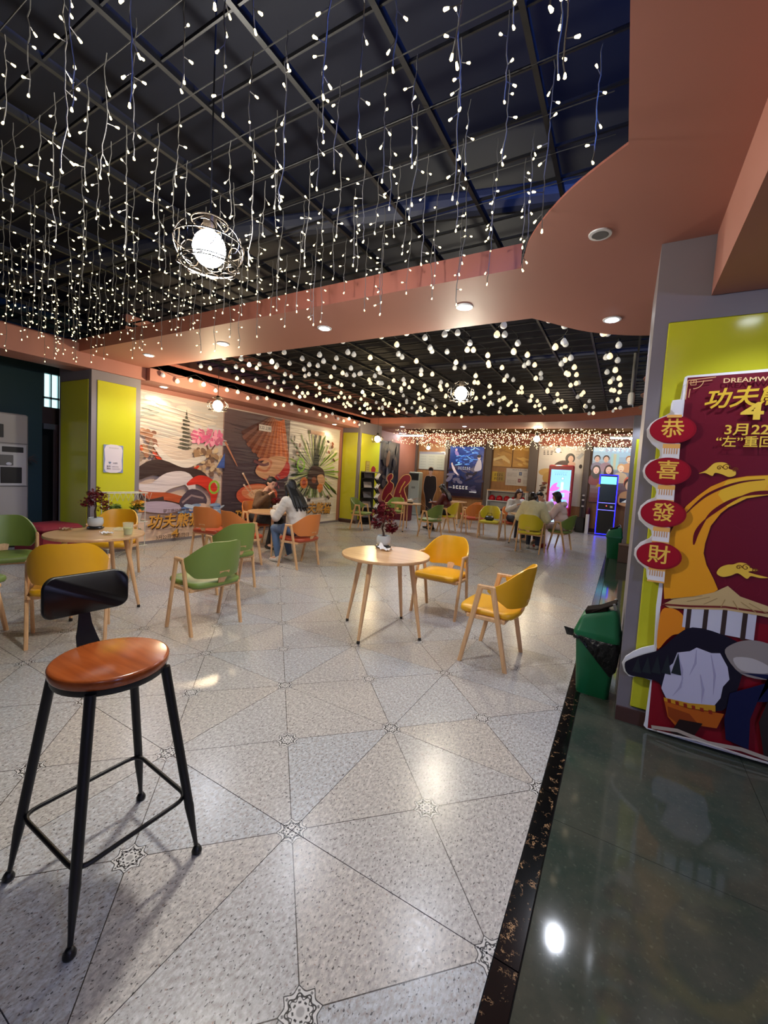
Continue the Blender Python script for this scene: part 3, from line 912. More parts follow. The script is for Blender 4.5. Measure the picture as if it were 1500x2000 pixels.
chair('green', -4.62, 1.15, 20, 'green armchair of which only the seat edge shows at the picture edge', G1)
chair('orange', -4.32, 4.92, 90, 'orange armchair the woman in the white sweater sits on', G1)
chair('orange', -5.02, 4.38, -6, 'orange armchair with its back to the camera before the plum banner', G1)
chair('orange', -5.75, 4.42, 18, 'orange armchair partly hidden by the other orange back', G1)
chair('orange', -6.02, 5.62, -98, 'orange armchair the man in brown sits on', G1)
chair('green', -6.05, 9.25, -82, 'green armchair beside the far lime pillar and zigzag rack', G1)
chair('green', -5.85, 10.75, -172, 'green armchair behind the far table before the zigzag rack', G1)
chair('green', -4.15, 9.55, 78, 'green armchair in front of the woman in dark red', G1)
chair('lemon', -4.28, 11.0, 92, 'pale yellow armchair the woman in dark red sits on', G1)
chair('orange', -3.55, 11.1, 40, 'orange armchair nearer the camera beside the far tan table', G1)
chair('orange', -4.0, 12.2, 70, 'orange armchair farther back beside the small tan table', G1)
chair('lemon', -2.98, 10.68, -170, 'lemon armchair with a black bag on its seat by the white shelf', G1)
chair('lemon', -1.68, 9.35, -6, 'lemon armchair the person in the cream jacket sits on', G1)
chair('green', -1.18, 10.25, 80, 'green armchair the girl in the pink hoodie sits on', G1)

# ------------------------------------------------------------------ round tables
def make_table(r=.42):
    t = thing('round_table', 'x', 'table', (0, -50, 0))
    B().lathe([(r - .012, .722), (r - .002, .726), (r, .733), (r - .001, .745), (r - .004, .75)], n=56).obj('tabletop', M_BEECH_TOP, t, True, 40)
    for k in range(4):
        q = k * PI / 2; a = (.27 * math.cos(q), .27 * math.sin(q)); b = (.405 * math.cos(q), .405 * math.sin(q))
        l = B().tube([(a[0], a[1], .722), (a[0] + (b[0] - a[0]) * .4, a[1] + (b[1] - a[1]) * .4, .44), (b[0], b[1], .028)], [.024, .021, .0135], 12).obj('leg', M_BEECH, t, True, 60)
        B().lathe([(.012, 0), (.015, .003), (.015, .018), (.011, .03)], (b[0], b[1], 0), 12).obj('foot_cap', M_FOOT, l, True, 60)
        B().box((a[0], a[1], .715), (.09, .09, .008), q).obj('leg_plate', M_DARK, l)
    return t
tb0 = make_table(); used = [0]
def table(x, y, deg, label):
    o = tb0 if not used[0] else dup(tb0)
    used[0] = 1
    o.location = (x, y, 0); o.rotation_euler = (0, 0, math.radians(deg)); o['label'] = label; o['group'] = 'round beech tables'
    return o
table(-1.92, 3.41, 0, 'round beech table in the middle of the floor with a red maple bonsai on it')
table(-4.53, 2.14, 38, 'round beech table on the left before the lime pillar, with cup and tissues')
table(-5.24, 5.24, 45, 'round beech table where the man and the woman in white sit')
table(-5.15, 10.1, 20, 'round beech table before the red cut-outs at the far left')
table(-4.85, 13.0, 40, 'small round table under the blue light box poster')
table(-1.95, 10.35, 15, 'round beech table where the cream jacket and pink hoodie sit')

# ------------------------------------------------------------------ bar stool in the foreground
st = thing('bar_stool', 'black metal bar stool with round brown seat and small backrest plate', 'stool', (-1.545, .785, 0), 0)
SZ = .795
B().lathe([(.178, SZ - .034), (.182, SZ - .028), (.184, SZ - .008), (.180, SZ - .002), (.174, SZ)], n=56).obj('seat', M_STOOLTOP, st, True, 40)
B().lathe([(.145, SZ - .058), (.174, SZ - .056), (.176, SZ - .050), (.176, SZ - .036), (.170, SZ - .0345)], n=48).obj('seat_ring', M_IRON, st, True, 40)
FT = [(-.225, -.215), (.215, -.215), (.225, .205), (-.205, .235)]
for fx, fy in FT:
    a = (fx * .58, fy * .58); P = lambda t: (a[0] + (fx - a[0]) * t, a[1] + (fy - a[1]) * t, (SZ - .045) * (1 - t) + .012 * t)
    l = B().tube([P(0), P(.74), P(.745), P(.93), P(.97)], [.0165, .0155, .0165, .0085, .0075], 14).obj('leg', M_IRON, st, True, 30)
    B().lathe([(.014, 0), (.018, .004), (.0185, .012), (.014, .022), (.009, .03)], (fx, fy, 0), 14).obj('foot_pad', M_IRON, l, True, 60)
fr = []
t_ = .70
cs = [((fx * .58) + (fx - fx * .58) * t_, (fy * .58) + (fy - fy * .58) * t_) for fx, fy in FT]
zr = (SZ - .045) * (1 - t_) + .012 * t_
for i in range(4):
    p = Vector(cs[i]); a = Vector(cs[i - 1]); b = Vector(cs[(i + 1) % 4])
    da = (a - p).normalized(); db = (b - p).normalized()
    for u in range(6):
        q = u / 5; s1 = p + da * .05 * (1 - q) ** 2 + db * .05 * q ** 2
        fr.append((s1.x, s1.y, zr))
B().tube(fr, .0078, 10, closed=True).obj('footrest_ring', M_IRON, st, True, 60)
# backrest: curved tapering strut and a rounded plate
bd = Vector((-1.0, .08, 0)).normalized(); bt = Vector((bd.y, -bd.x, 0))    # outward, sideways
vs = []; fs = []
prof = [(.150, SZ - .042, .085), (.185, SZ - .02, .08), (.215, SZ + .02, .066), (.228, SZ + .06, .046), (.236, SZ + .11, .034), (.240, SZ + .18, .034)]
for r_, z_, w_ in prof:
    for sx, so in ((-1, 0), (1, 0), (1, 1), (-1, 1)):
        p = bd * (r_ + so * .008) + bt * (sx * w_ / 2); vs.append((p.x, p.y, z_))
k = len(prof)
fs = [(i * 4 + j, i * 4 + (j + 1) % 4, i * 4 + 4 + (j + 1) % 4, i * 4 + 4 + j) for i in range(k - 1) for j in range(4)] + [(3, 2, 1, 0), tuple(range(4 * k - 4, 4 * k))]
B().add(vs, fs).obj('backrest_strut', M_IRON, st, True, 50)
W2, H2, rr = .142, .078, .042
out = []
for cx, cy, a0 in ((W2 - rr, H2 - rr, 0), (-W2 + rr, H2 - rr, 90), (-W2 + rr, -H2 + rr, 180), (W2 - rr, -H2 + rr, 270)):
    for i in range(7):
        q = math.radians(a0 + 15 * i); out.append((cx + rr * math.cos(q), cy + rr * math.sin(q)))
zc = SZ + .183
vs = []; n = len(out)
for so, sc in ((.000, .97), (.004, 1), (.016, 1), (.020, .97)):
    for (px, pz) in out:
        cur = .045 * (1 - (px / W2) ** 2)          # plate bends round the sitter
        p = bd * (.20 + cur + so) + bt * (px * sc); vs.append((p.x, p.y, zc + pz * sc))
fs = [(i * n + j, i * n + (j + 1) % n, (i + 1) * n + (j + 1) % n, (i + 1) * n + j) for i in range(3) for j in range(n)]
# front and back faces as strips so that they follow the bend
b = B().add(vs, fs)
for base, flip in ((0, True), (3 * n, False)):
    for i in range(n // 2 - 1):
        q = (base + (3 + i) % n, base + (3 + i + 1) % n, base + (3 - i - 2) % n + 0, base + (3 - i - 1) % n)
        b.f.append(q if not flip else q[::-1]); b.c.append(None)
b.obj('backrest_plate', M_IRON, st, True, 50)

# ------------------------------------------------------------------ swing-lid bins
M_BINGREEN = mat('green_bin_plastic', (14, 96, 58), .38)
M_BINFLAP = mat('brown_black_flap', (30, 22, 19), .8, spec=.1)
M_BAG = mat('black_bin_bag', (8, 8, 9), .3, bump=.8, bscale=26)
def rrect(w, d, r, n=5):
    o = []
    for cx, cy, a0 in ((w - r, d - r, 0), (-w + r, d - r, 90), (-w + r, -d + r, 180), (w - r, -d + r, 270)):
        for i in range(n + 1):
            q = math.radians(a0 + 90 * i / n); o.append((cx + r * math.cos(q), cy + r * math.sin(q)))
    return o
def loft(levels, capb=True, capt=True):
    vs = []; fs = []; n = len(levels[0][0])
    for pl, z in levels:
        for i, p in enumerate(pl): vs.append((p[0], p[1], z if not callable(z) else z(p[0], p[1])))
    for k in range(len(levels) - 1):
        for i in range(n): fs.append((k * n + i, k * n + (i + 1) % n, (k + 1) * n + (i + 1) % n, (k + 1) * n + i))
    if capb: fs.append(tuple(range(n - 1, -1, -1)))
    if capt: fs.append(tuple(range((len(levels) - 1) * n, len(levels) * n)))
    return B().add(vs, fs)
def bin_(name, x, y, rz, s, label, bag=True):
    t = thing(name, label, 'bin', (x, y, 0), rz)
    loft([(rrect(.108 * s, .088 * s, .03), 0), (rrect(.112 * s, .092 * s, .032), .02 * s), (rrect(.142 * s, .118 * s, .036), .46 * s)]).obj('body', M_BINGREEN, t, True, 50)
    lid = loft([(rrect(.155 * s, .128 * s, .038), .44 * s), (rrect(.158 * s, .131 * s, .038), .475 * s), (rrect(.150 * s, .123 * s, .038), .49 * s),
                (rrect(.128 * s, .104 * s, .03), lambda a, b2: .60 * s + .35 * a), (rrect(.112 * s, .09 * s, .03), lambda a, b2: .635 * s + .35 * a)]).obj('lid', M_BINGREEN, t, True, 50)
    # swing flap tipped open in the hood
    B().box((.03 * s, 0, .675 * s), (.185 * s, .15 * s, .012 * s), 0, 0, -.55, bev=.004).obj('swing_flap', M_BINFLAP, lid)
    B().box((-.02 * s, 0, .640 * s), (.15 * s, .14 * s, .035 * s), 0, 0, -.34, bev=.004).obj('hood_opening', M_BINFLAP, lid)
    for sy in (-1, 1): B().box((.10 * s, sy * .083 * s, .70 * s), (.018 * s, .012 * s, .05 * s), 0, 0, -.3, bev=.003).obj('hinge', M_STEEL, lid)
    if bag:
        r = random.Random(4); lv = []
        base = rrect(1, 1, .3, 8)
        for z, e in ((.455, 0), (.44, .014), (.40, .022), (.35, .02), (.305, .014)):
            pl = []
            for i, p in enumerate(base):
                wv = .004 * math.sin(i * 2.1 + z * 50) + .005 * math.sin(i * .9 + z * 31)
                k = (z / .46); hw = (.108 + .034 * k) * s; hd = (.088 + .03 * k) * s
                pl.append((p[0] * (hw + (e + wv) * s), p[1] * (hd + (e + wv) * s)))
            lv.append((pl, (lambda zz: (lambda a, b2: .455 * s - (.455 - zz) * s * (.30 + 1.25 * min(1, max(0, (a / s + .13) / .24)) + .22 * math.sin(a * 47 + b2 * 29))))(z) if z < .45 else z * s))
        loft(lv, False, False).obj('bin_bag', M_BAG, t, True, 60)
        B().add([(-.145 * s, -.03 * s, .455 * s), (-.235 * s, -.05 * s, .47 * s), (-.24 * s, .02 * s, .435 * s), (-.215 * s, -.01 * s, .395 * s), (-.15 * s, .07 * s, .42 * s), (-.15 * s, -.02 * s, .40 * s)],
                [(0, 1, 2), (0, 2, 4), (1, 3, 2), (2, 3, 4), (3, 5, 4), (1, 0, 5), (1, 5, 3)]).obj('bag_corner', M_BAG, t, True, 60)
    return t
bin_('swing_lid_bin', -.078, 3.36, math.radians(-3), .96, 'green swing-lid bin with a black bag beside the grey pillar')
bin_('swing_lid_bin', -.10, 10.05, math.radians(6), 1.0, 'dark green bin beside the brown box at the far pillar', bag=False)
t = thing('brown_box', 'brown box standing at the foot of the far lime pillar', 'box', (.22, 9.72, 0))
B().span(-.22, .22, -.14, .14, 0, .34, bev=.008).obj('carton', mat('brown_carton', (92, 70, 60), .6), t)
B().span(-.225, .225, -.145, .145, .34, .365, bev=.006).obj('carton_lid', mat('brown_carton_lid', (112, 86, 72), .6), t)

# ------------------------------------------------------------------ red cut-out standee board against the near pillar
B_OUT = [(0.625, 2.203), (0.268, 2.187), (0.256, 2.18), (0.252, 2.155), (0.245, 2.051), (0.207, 2.046), (0.202, 2.027), (0.201, 1.973), (0.175, 1.955), (0.133, 1.934), (0.106, 1.909), (0.09, 1.874), (0.096, 1.83), (0.124, 1.787), (0.168, 1.749), (0.173, 1.718), (0.165, 1.697), (0.125, 1.686), (0.098, 1.655), (0.09, 1.619), (0.1, 1.58), (0.126, 1.55), (0.166, 1.518), (0.173, 1.492), (0.168, 1.461), (0.131, 1.44), (0.097, 1.402), (0.087, 1.356), (0.096, 1.316), (0.13, 1.284), (0.166, 1.257), (0.172, 1.227), (0.162, 1.208), (0.116, 1.175), (0.089, 1.131), (0.089, 1.09), (0.111, 1.052), (0.16, 1.015), (0.168, 0.962), (0.184, 0.952), (0.236, 0.956), (0.232, 0.795), (0.242, 0.549), (0.18, 0.515), (0.136, 0.48), (0.097, 0.436), (0.082, 0.39), (0.097, 0.342), (0.127, 0.318), (0.15, 0.32), (0.18, 0.334), (0.242, 0.325), (0.235, 0.054), (0.231, 0.029), (0.25, 0.014), (0.824, 0.021)]
B_MAIN = [(0.627, 2.179), (0.269, 2.175), (0.266, 1.937), (0.262, 1.785), (0.26, 1.687), (0.259, 1.442), (0.254, 1.294), (0.253, 0.968), (0.255, 0.952), (0.257, 0.54), (0.25, 0.318), (0.253, 0.023), (0.822, 0.037)]
LANT = [(0.22, 1.869), (0.217, 1.621), (0.215, 1.367), (0.215, 1.111)]
LR = [(0.339, 1.869), (0.227, 1.788)]
NECKS = [(0.223, 1.737), (0.219, 1.491), (0.216, 1.237), (0.213, 0.997), (0.23, 1.996)]
RING = [(0.255, 0.951), (0.259, 1.242), (0.293, 1.342), (0.328, 1.422), (0.378, 1.486), (0.433, 1.544), (0.508, 1.59), (0.588, 1.613), (0.678, 1.623), (0.688, 1.518), (0.616, 1.5), (0.545, 1.458), (0.493, 1.396), (0.453, 1.317), (0.436, 1.213), (0.434, 1.154), (0.453, 1.089), (0.494, 1.011), (0.519, 0.954), (0.476, 0.907), (0.355, 0.874), (0.268, 0.848)]
RSTR1 = [(0.332, 1.38), (0.375, 1.443), (0.424, 1.498), (0.498, 1.548), (0.578, 1.582), (0.668, 1.599)]
RSTR2 = [(0.383, 1.198), (0.39, 1.267), (0.418, 1.338), (0.459, 1.401), (0.537, 1.474), (0.615, 1.516), (0.687, 1.529)]
CL1 = [(0.37, 1.616), (0.399, 1.634), (0.417, 1.655), (0.441, 1.681), (0.48, 1.685), (0.504, 1.671), (0.505, 1.651), (0.535, 1.64), (0.538, 1.616), (0.51, 1.604), (0.479, 1.617), (0.446, 1.624), (0.434, 1.606), (0.4, 1.621)]
CL2 = [(0.504, 1.048), (0.517, 1.084), (0.548, 1.105), (0.573, 1.111), (0.6, 1.126), (0.632, 1.123), (0.659, 1.099), (0.684, 1.095), (0.642, 1.08), (0.68, 1.07), (0.729, 1.062), (0.694, 1.054), (0.656, 1.058), (0.639, 1.04), (0.599, 1.064), (0.569, 1.046), (0.532, 1.032)]
STRAW = [(0.259, 0.815), (0.321, 0.858), (0.423, 0.892), (0.483, 0.913), (0.52, 0.945), (0.558, 0.949), (0.593, 0.926), (0.682, 0.915), (0.744, 0.904), (0.747, 0.868), (0.685, 0.883), (0.493, 0.868), (0.359, 0.831), (0.304, 0.811)]
STRAWU = [(0.282, 0.81), (0.359, 0.835), (0.493, 0.868), (0.622, 0.878), (0.747, 0.868), (0.75, 0.833), (0.676, 0.84), (0.398, 0.791), (0.312, 0.795)]
PALE = [(0.393, 0.803), (0.42, 0.848), (0.526, 0.875), (0.636, 0.873), (0.677, 0.832), (0.664, 0.763), (0.63, 0.722), (0.562, 0.688), (0.482, 0.694), (0.424, 0.732)]
DARK = [(0.096, 0.394), (0.11, 0.426), (0.198, 0.487), (0.269, 0.534), (0.339, 0.65), (0.395, 0.743), (0.441, 0.693), (0.579, 0.65), (0.641, 0.599), (0.598, 0.434), (0.586, 0.275), (0.481, 0.24), (0.323, 0.25), (0.287, 0.33), (0.226, 0.339), (0.149, 0.334), (0.109, 0.341)]
OVAL = [(0.297, 0.333), (0.308, 0.418), (0.337, 0.507), (0.382, 0.564), (0.45, 0.59), (0.532, 0.586), (0.58, 0.565), (0.616, 0.524), (0.609, 0.454), (0.586, 0.344), (0.566, 0.277), (0.445, 0.254), (0.338, 0.246), (0.303, 0.262)]
SASH = [(0.316, 0.248), (0.445, 0.254), (0.565, 0.281), (0.569, 0.243), (0.447, 0.224), (0.321, 0.227)]
MOUND = [(0.321, 0.231), (0.447, 0.224), (0.569, 0.243), (0.608, 0.248), (0.583, 0.153), (0.49, 0.137), (0.395, 0.093), (0.347, 0.14)]
NAVY = [(0.617, 0.508), (0.675, 0.508), (0.778, 0.53), (0.791, 0.378), (0.744, 0.362), (0.723, 0.254), (0.732, 0.08), (0.628, 0.1), (0.611, 0.215), (0.623, 0.373)]
GREYM = [(0.604, 0.724), (0.66, 0.671), (0.718, 0.653), (0.747, 0.734), (0.759, 0.729), (0.778, 0.53), (0.674, 0.516), (0.609, 0.523), (0.581, 0.583), (0.607, 0.623), (0.621, 0.644)]
DK2 = [(0.37, 0.048), (0.405, 0.142), (0.516, 0.155), (0.482, 0.063), (0.428, 0.042)]
MISC = [(0.596, 2.065), (0.578, 2.062), (0.573, 1.976), (0.571, 1.869), (0.565, 1.798), (0.484, 2.142), (0.267, 2.162), (0.398, 2.167), (0.277, 2.045)]
GOLD, MAROON, DKMAR = (238, 196, 72), (110, 22, 40), (142, 18, 36)
bd_ = thing('cutout_board', 'tall dark red cut-out display board with white rim leaning on the grey and lime pillar', 'display board', (0, 0, 0))
outl = [p for p in B_OUT[1:-1]] + [(.97, .021), (.97, 2.215)]
B().prism(outl, (0, 3.024, 0), (1, 0, 0), (0, 0, 1), .014).obj('foam_panel', mat('white_foam_edge', (236, 236, 240), .4), bd_)
A = Art((0, 3.0095, 0), (1, 0, 0), (0, 0, 1), .00025)
main = B_MAIN[1:-1] + [(.955, .037), (.955, 2.195)]
A.poly(main, MAROON)
A.poly([(.253, .023), (.25, .318), (.257, .54), (.254, .80), (.955, .80), (.955, .037)], (134, 18, 34))
rr_ = random.Random(3)
for k in range(26):                     # faint swirls of the red ground
    x, y, r = rr_.uniform(.3, .9), rr_.uniform(.9, 2.1), rr_.uniform(.03, .09)
    a0 = rr_.uniform(0, 6.28)
    A.band([(x + r * math.cos(a0 + t * .25), y + r * math.sin(a0 + t * .25)) for t in range(8)], .0012, (130, 40, 58))
ring = spline(RING[:14], 4) + spline(RING[13:], 4)
A.poly([(p[0], p[1]) for p in RING], (236, 160, 36))
A.poly([(.5, 1.58), (.588, 1.608), (.678, 1.62), (.80, 1.56), (.80, 1.46), (.688, 1.515), (.6, 1.49), (.52, 1.43), (.47, 1.50)], (240, 190, 52))
A.band([tuple(p) for p in spline([(.68, 1.57), (.82, 1.50), (.92, 1.36), (.95, 1.2)], 5)], [.1] * 15 + [.07], (240, 180, 48))
A.band([tuple(p) for p in spline(RSTR1, 4)], [.004 + .010 * math.sin(PI * i / 20) for i in range(21)], (96, 22, 34))
A.band([tuple(p) for p in spline(RSTR2, 4)], [.006 + .016 * abs(math.sin(PI * i / 9)) for i in range(25)], (104, 18, 30))
for cl in (CL1, CL2):
    pl = [(p[0], p[1]) for p in spline(cl, 4, True)]
    A.poly(pl, GOLD)
    cx = sum(p[0] for p in cl[3:8]) / 5; cy = sum(p[1] for p in cl[3:8]) / 5
    for dx, dy, r in ((0, -.008, .020), (.04, -.02, .014), (-.03, -.012, .014)):
        A.band([(cx + dx + r * (1 - t / 16) * math.cos(t * .6), cy + dy + r * (1 - t / 16) * math.sin(t * .6)) for t in range(15)], .0045, (120, 70, 22))
# generic landscape below: thatched pavilion on a dark hill, pale pond, ochre mound, grey rock, navy fall
A.poly([tuple(p) for p in spline([(.257, .54), (.257, .76), (.30, .80), (.36, .78), (.40, .70), (.37, .66), (.33, .64), (.30, .60)], 4, True)], (232, 140, 36))
A.poly([(.37, .70), (.37, .845), (.70, .855), (.70, .70)], (206, 206, 218))
for x in (.385, .465, .55, .64): A.rect(x, .69, x + .022, .85, (62, 48, 44))
A.poly([(.262, .815), (.30, .80), (.40, .815), (.56, .845), (.72, .845), (.80, .84), (.86, .87), (.74, .905), (.62, .935), (.56, .985), (.50, .935), (.40, .89), (.31, .855)], (206, 178, 124))
A.band([(.265, .815), (.40, .832), (.56, .862), (.72, .866), (.85, .872)], .012, (120, 44, 40))
for k in range(7): A.band([(.30 + k * .08, .845 + .012 * (k < 6)), (.45 + k * .035, .905)], .004, (172, 142, 92))
A.poly([tuple(p) for p in spline([(.096, .394), (.12, .43), (.198, .487), (.269, .534), (.345, .64), (.42, .71), (.56, .70), (.66, .64), (.66, .43), (.60, .26), (.44, .23), (.323, .25), (.287, .33), (.20, .335), (.12, .335)], 3, True)], (28, 24, 40))
CLIFF = [(.30, .30), (.315, .43), (.345, .47), (.36, .54), (.42, .565), (.45, .595), (.52, .58), (.56, .59), (.60, .52), (.615, .45), (.59, .40), (.585, .33), (.56, .275), (.44, .25), (.33, .245)]
A.poly(CLIFF, (200, 198, 220))
for a_, b_ in (((.36, .53), (.40, .36)), ((.45, .58), (.43, .42)), ((.52, .57), (.55, .34)), ((.40, .40), (.36, .27)), ((.48, .44), (.50, .27))): A.band([a_, ((a_[0] + b_[0]) / 2 + .012, (a_[1] + b_[1]) / 2), b_], [.004, .012, .002], (172, 168, 198))
for k in range(5): A.poly([(.14 + k * .05, .36 + k * .012), (.165 + k * .05, .46 + k * .02), (.19 + k * .05, .36 + k * .012)], (38, 44, 50))
A.poly([(p[0], p[1] - .004) for p in MOUND], (190, 96, 30))
A.poly([(.34, .20), (.45, .19), (.50, .14), (.40, .11), (.35, .14)], (150, 66, 26))
A.poly(SASH, (206, 150, 40))
for k in range(6): A.poly([(.335 + k * .04, .245 - .0 * k), (.352 + k * .04, .247), (.356 + k * .04, .224), (.339 + k * .04, .224)], (150, 44, 30))
A.poly([tuple(p) for p in spline([(.58, .60), (.61, .66), (.68, .70), (.76, .70), (.83, .66), (.85, .55), (.78, .50), (.66, .50)], 4, True)], (150, 140, 134))
A.poly([tuple(p) for p in spline([(.62, .58), (.70, .60), (.78, .57), (.76, .53), (.66, .52)], 4, True)], (196, 190, 186))
A.poly([(p[0], p[1]) for p in NAVY] + [(.80, .50)], (22, 26, 66))
A.poly([(.79, .40), (.86, .46), (.93, .30), (.92, .06), (.80, .06), (.76, .25)], (44, 36, 36))
A.poly(DK2, (40, 26, 26))
A.band([(.27, .045), (.40, .07), (.55, .05), (.70, .07), (.93, .05)], .022, (190, 176, 160)); A.band([(.30, .03), (.5, .045), (.9, .035)], .010, (224, 216, 206))
# corner fret
for a_, b_ in (((.272, 2.155), (.40, 2.167)), ((.278, 2.140), (.385, 2.150)), ((.270, 2.155), (.268, 2.045)), ((.285, 2.105), (.282, 2.055))): A.band([a_, b_], .0045, (216, 172, 120))
A.band([(.30 + .045 * math.cos(t * .2 + 4.7), 2.15 + .045 * math.sin(t * .2 + 4.7)) for t in range(9)], .004, (216, 172, 120))
for r in (.026, .014): A.band([(.285, 2.153 - r), (.285 + r, 2.153 - r), (.285 + r, 2.153), (.285, 2.153), (.285, 2.153 - r)], .004, (216, 172, 120))
# lettering
A.text('DREAMWORKS', .588, 2.142, .036, (236, 206, 150), .012, 0, 1.25)
A.text('功夫熊猫', .590, 2.045, .118, (228, 190, 60), .02, .22, 1.0, .05)
A.text('4', .578, 1.965, .128, (240, 206, 78), .03, 0, 1.5)
A.text('3月22日', .600, 1.866, .072, (240, 206, 78), .018, 0, 1.1)
A.text('“左”重回归', .590, 1.798, .066, (240, 206, 78), .014, 0, 1.0)
# paper-lantern column on the left edge
for k, ((cx, cz), ch) in enumerate(zip(LANT, '恭喜發財')):
    nx, nz = NECKS[k][0], NECKS[k][1]
    A.poly([(nx - .044, nz - .048), (nx + .044, nz - .048), (nx + .042, nz + .05), (nx - .042, nz + .05)], (236, 232, 232))
    A.rect(nx - .043, nz + .022, nx + .043, nz + .048, (236, 178, 96))
    A.rect(nx - .043, nz - .05, nx + .043, nz - .04, (236, 178, 96))
    for q in range(6): A.rect(nx - .036 + q * .0125, nz - .012, nx - .031 + q * .0125, nz + .022, (214, 158, 100))
    A.ell(cx, cz, .116, .082, DKMAR, 40)
    A.ell(cx - .004, cz + .002, .108, .075, (158, 20, 40), 40)
    A.text(ch, cx, cz, .118, (240, 196, 84), .012)
A.poly([(.208, 1.975), (.253, 1.955), (.258, 2.04), (.208, 2.035)], (226, 226, 232)); A.rect(.185, 1.938, .258, 1.955, (236, 178, 96))
A.obj('printed_face', print_mat('board_print', .3), bd_)

# ------------------------------------------------------------------ big hanging banners on the left wall
def banner(name, label, y0, y1, zt, zb):
    t = thing(name, label, 'banner', (0, 0, 0)); w = y1 - y0
    b = B(); ny, nz = 28, 36; vs = []; fs = []
    for i in range(ny + 1):
        for j in range(nz + 1):
            y = y0 + w * i / ny; z = zb + (zt - zb) * j / nz
            vs.append((-7.386, y, z))
    W = nz + 1
    for i in range(ny):
        for j in range(nz): fs.append((i * W + j, (i + 1) * W + j, (i + 1) * W + j + 1, i * W + j + 1))
    b.add(vs, fs).obj('vinyl_sheet', mat('white_vinyl', (214, 204, 198), .35), t)
    B().tube([(-7.37, y0, zt), (-7.37, y1, zt)], .014, 8).obj('hanging_rail', mat('pale_rail', (214, 196, 186), .4), t)
    return t, Art((-7.383, y0, zb), (0, 1, 0), (0, 0, 1), .0004)
MB = print_mat('banner_print', .34, 0, .55)
TI, TS = (206, 150, 62), (70, 44, 28)
def title(A, x, y, s, four=True, sk=0.0):
    A.text('功夫熊猫', x + .012, y - .02, s, TS, .03, .2, 1.0, sk); A.text('功夫熊猫', x, y, s, TI, .018, .2, 1.0, sk)
    if four: A.text('4', x + .012, y - s * .86 - .01, s * .75, TS, .04, 0, 1.4); A.text('4', x, y - s * .86, s * .75, TI, .02, 0, 1.4)
# 1: pale scene with pagoda, blossom tree, sweeping ribbons
t, A = banner('hanging_banner', 'cream hanging banner with pagoda, pink blossom tree and dark sweeping ribbons', 4.06, 5.86, 2.70, .03)
w = 1.80
for k in range(14):
    c = [int(a + (b - a) * k / 13) for a, b in zip((226, 196, 170), (196, 188, 184))]; A.rect(0, 2.67 * k / 14, w, 2.67 * (k + 1) / 14, c)
r = random.Random(2)
for k in range(30): A.ell(r.uniform(.1, 1.7), r.uniform(1.9, 2.6), r.uniform(.08, .3), r.uniform(.02, .06), r.choice(((206, 204, 204), (216, 206, 196), (188, 184, 182))), 14)
for k in range(6): A.ell(r.uniform(0, .35), r.uniform(2.2, 2.5), .12, .025, (150, 160, 158), 14, .3)
for k in range(8): A.ell(.95 + r.uniform(-.03, .03), 1.75 + k * .075, .15 - k * .015, .03, (104, 104, 92), 12); A.rect(.93 - .05, 1.72 + k * .075, .98 + .04, 1.76 + k * .075, (86, 84, 74))
A.poly([(.92, 2.3), (.98, 2.3), (.95, 2.48)], (90, 90, 80))
A.band([(1.5, 1.45), (1.46, 1.7), (1.40, 1.85), (1.25, 1.95)], [.07, .05, .04, .02], (110, 76, 66)); A.band([(1.46, 1.68), (1.6, 1.86)], .03, (110, 76, 66))
for k in range(60): A.ell(r.uniform(1.08, 1.76), r.uniform(1.88, 2.12), r.uniform(.04, .09), r.uniform(.025, .05), r.choice(((226, 120, 160), (214, 98, 142), (238, 160, 186), (200, 110, 140))), 10, r.uniform(0, 3))
for k in range(40): A.ell(r.uniform(.0, .42), r.uniform(1.3, 2.0), r.uniform(.04, .1), r.uniform(.03, .07), r.choice(((166, 118, 90), (186, 146, 110), (140, 96, 78), (206, 90, 50), (150, 130, 112))), 9, r.uniform(0, 3))
for k in range(46): A.ell(r.uniform(1.1, 1.75), r.uniform(1.25, 1.75), r.uniform(.04, .09), r.uniform(.03, .06), r.choice(((190, 160, 128), (160, 128, 98), (210, 186, 150), (124, 96, 80))), 9, r.uniform(0, 3))
A.poly([(1.60, 1.40), (1.8, 1.72), (1.8, 1.40)], (70, 96, 168))
A.band([tuple(p) for p in spline([(.3, 1.75), (.55, 1.5), (.8, 1.42), (1.15, 1.52), (1.35, 1.6)], 5)], [.05 + .12 * math.sin(PI * i / 20) for i in range(21)], (214, 206, 196))
A.band([tuple(p) for p in spline([(.28, 1.62), (.62, 1.32), (1.0, 1.30), (1.2, 1.42)], 5)], [.03 + .07 * math.sin(PI * i / 15) for i in range(16)], (196, 66, 42))
A.band([tuple(p) for p in spline([(0, 1.2), (.35, 1.36), (.8, 1.22), (1.2, 1.2), (1.45, 1.0)], 5)], [.18 + .14 * math.sin(PI * i / 20) for i in range(21)], (62, 48, 46))
A.band([tuple(p) for p in spline([(0, 1.0), (.3, .95), (.6, 1.12), (.95, 1.15), (1.1, .9)], 5)], [.10 + .2 * math.sin(PI * i / 20) for i in range(21)], (206, 196, 196))
A.band([tuple(p) for p in spline([(0, .86), (.3, .84), (.6, .82), (.9, .74)], 5)], [.2, .2] + [.14] * 14, (176, 84, 50))
A.band([tuple(p) for p in spline([(.02, .9), (.2, .74), (.5, .78)], 5)], .1, (66, 52, 50))
A.ell(.10, .66, .15, .10, (226, 150, 70)); A.ell(.45, .63, .42, .11, (176, 160, 176), 24, -.08)
A.band([tuple(p) for p in spline([(.95, 1.05), (1.2, 1.14), (1.45, 1.05), (1.56, .85), (1.52, .62)], 5)], [.04 + .2 * math.sin(PI * i / 20) for i in range(21)], (206, 54, 40))
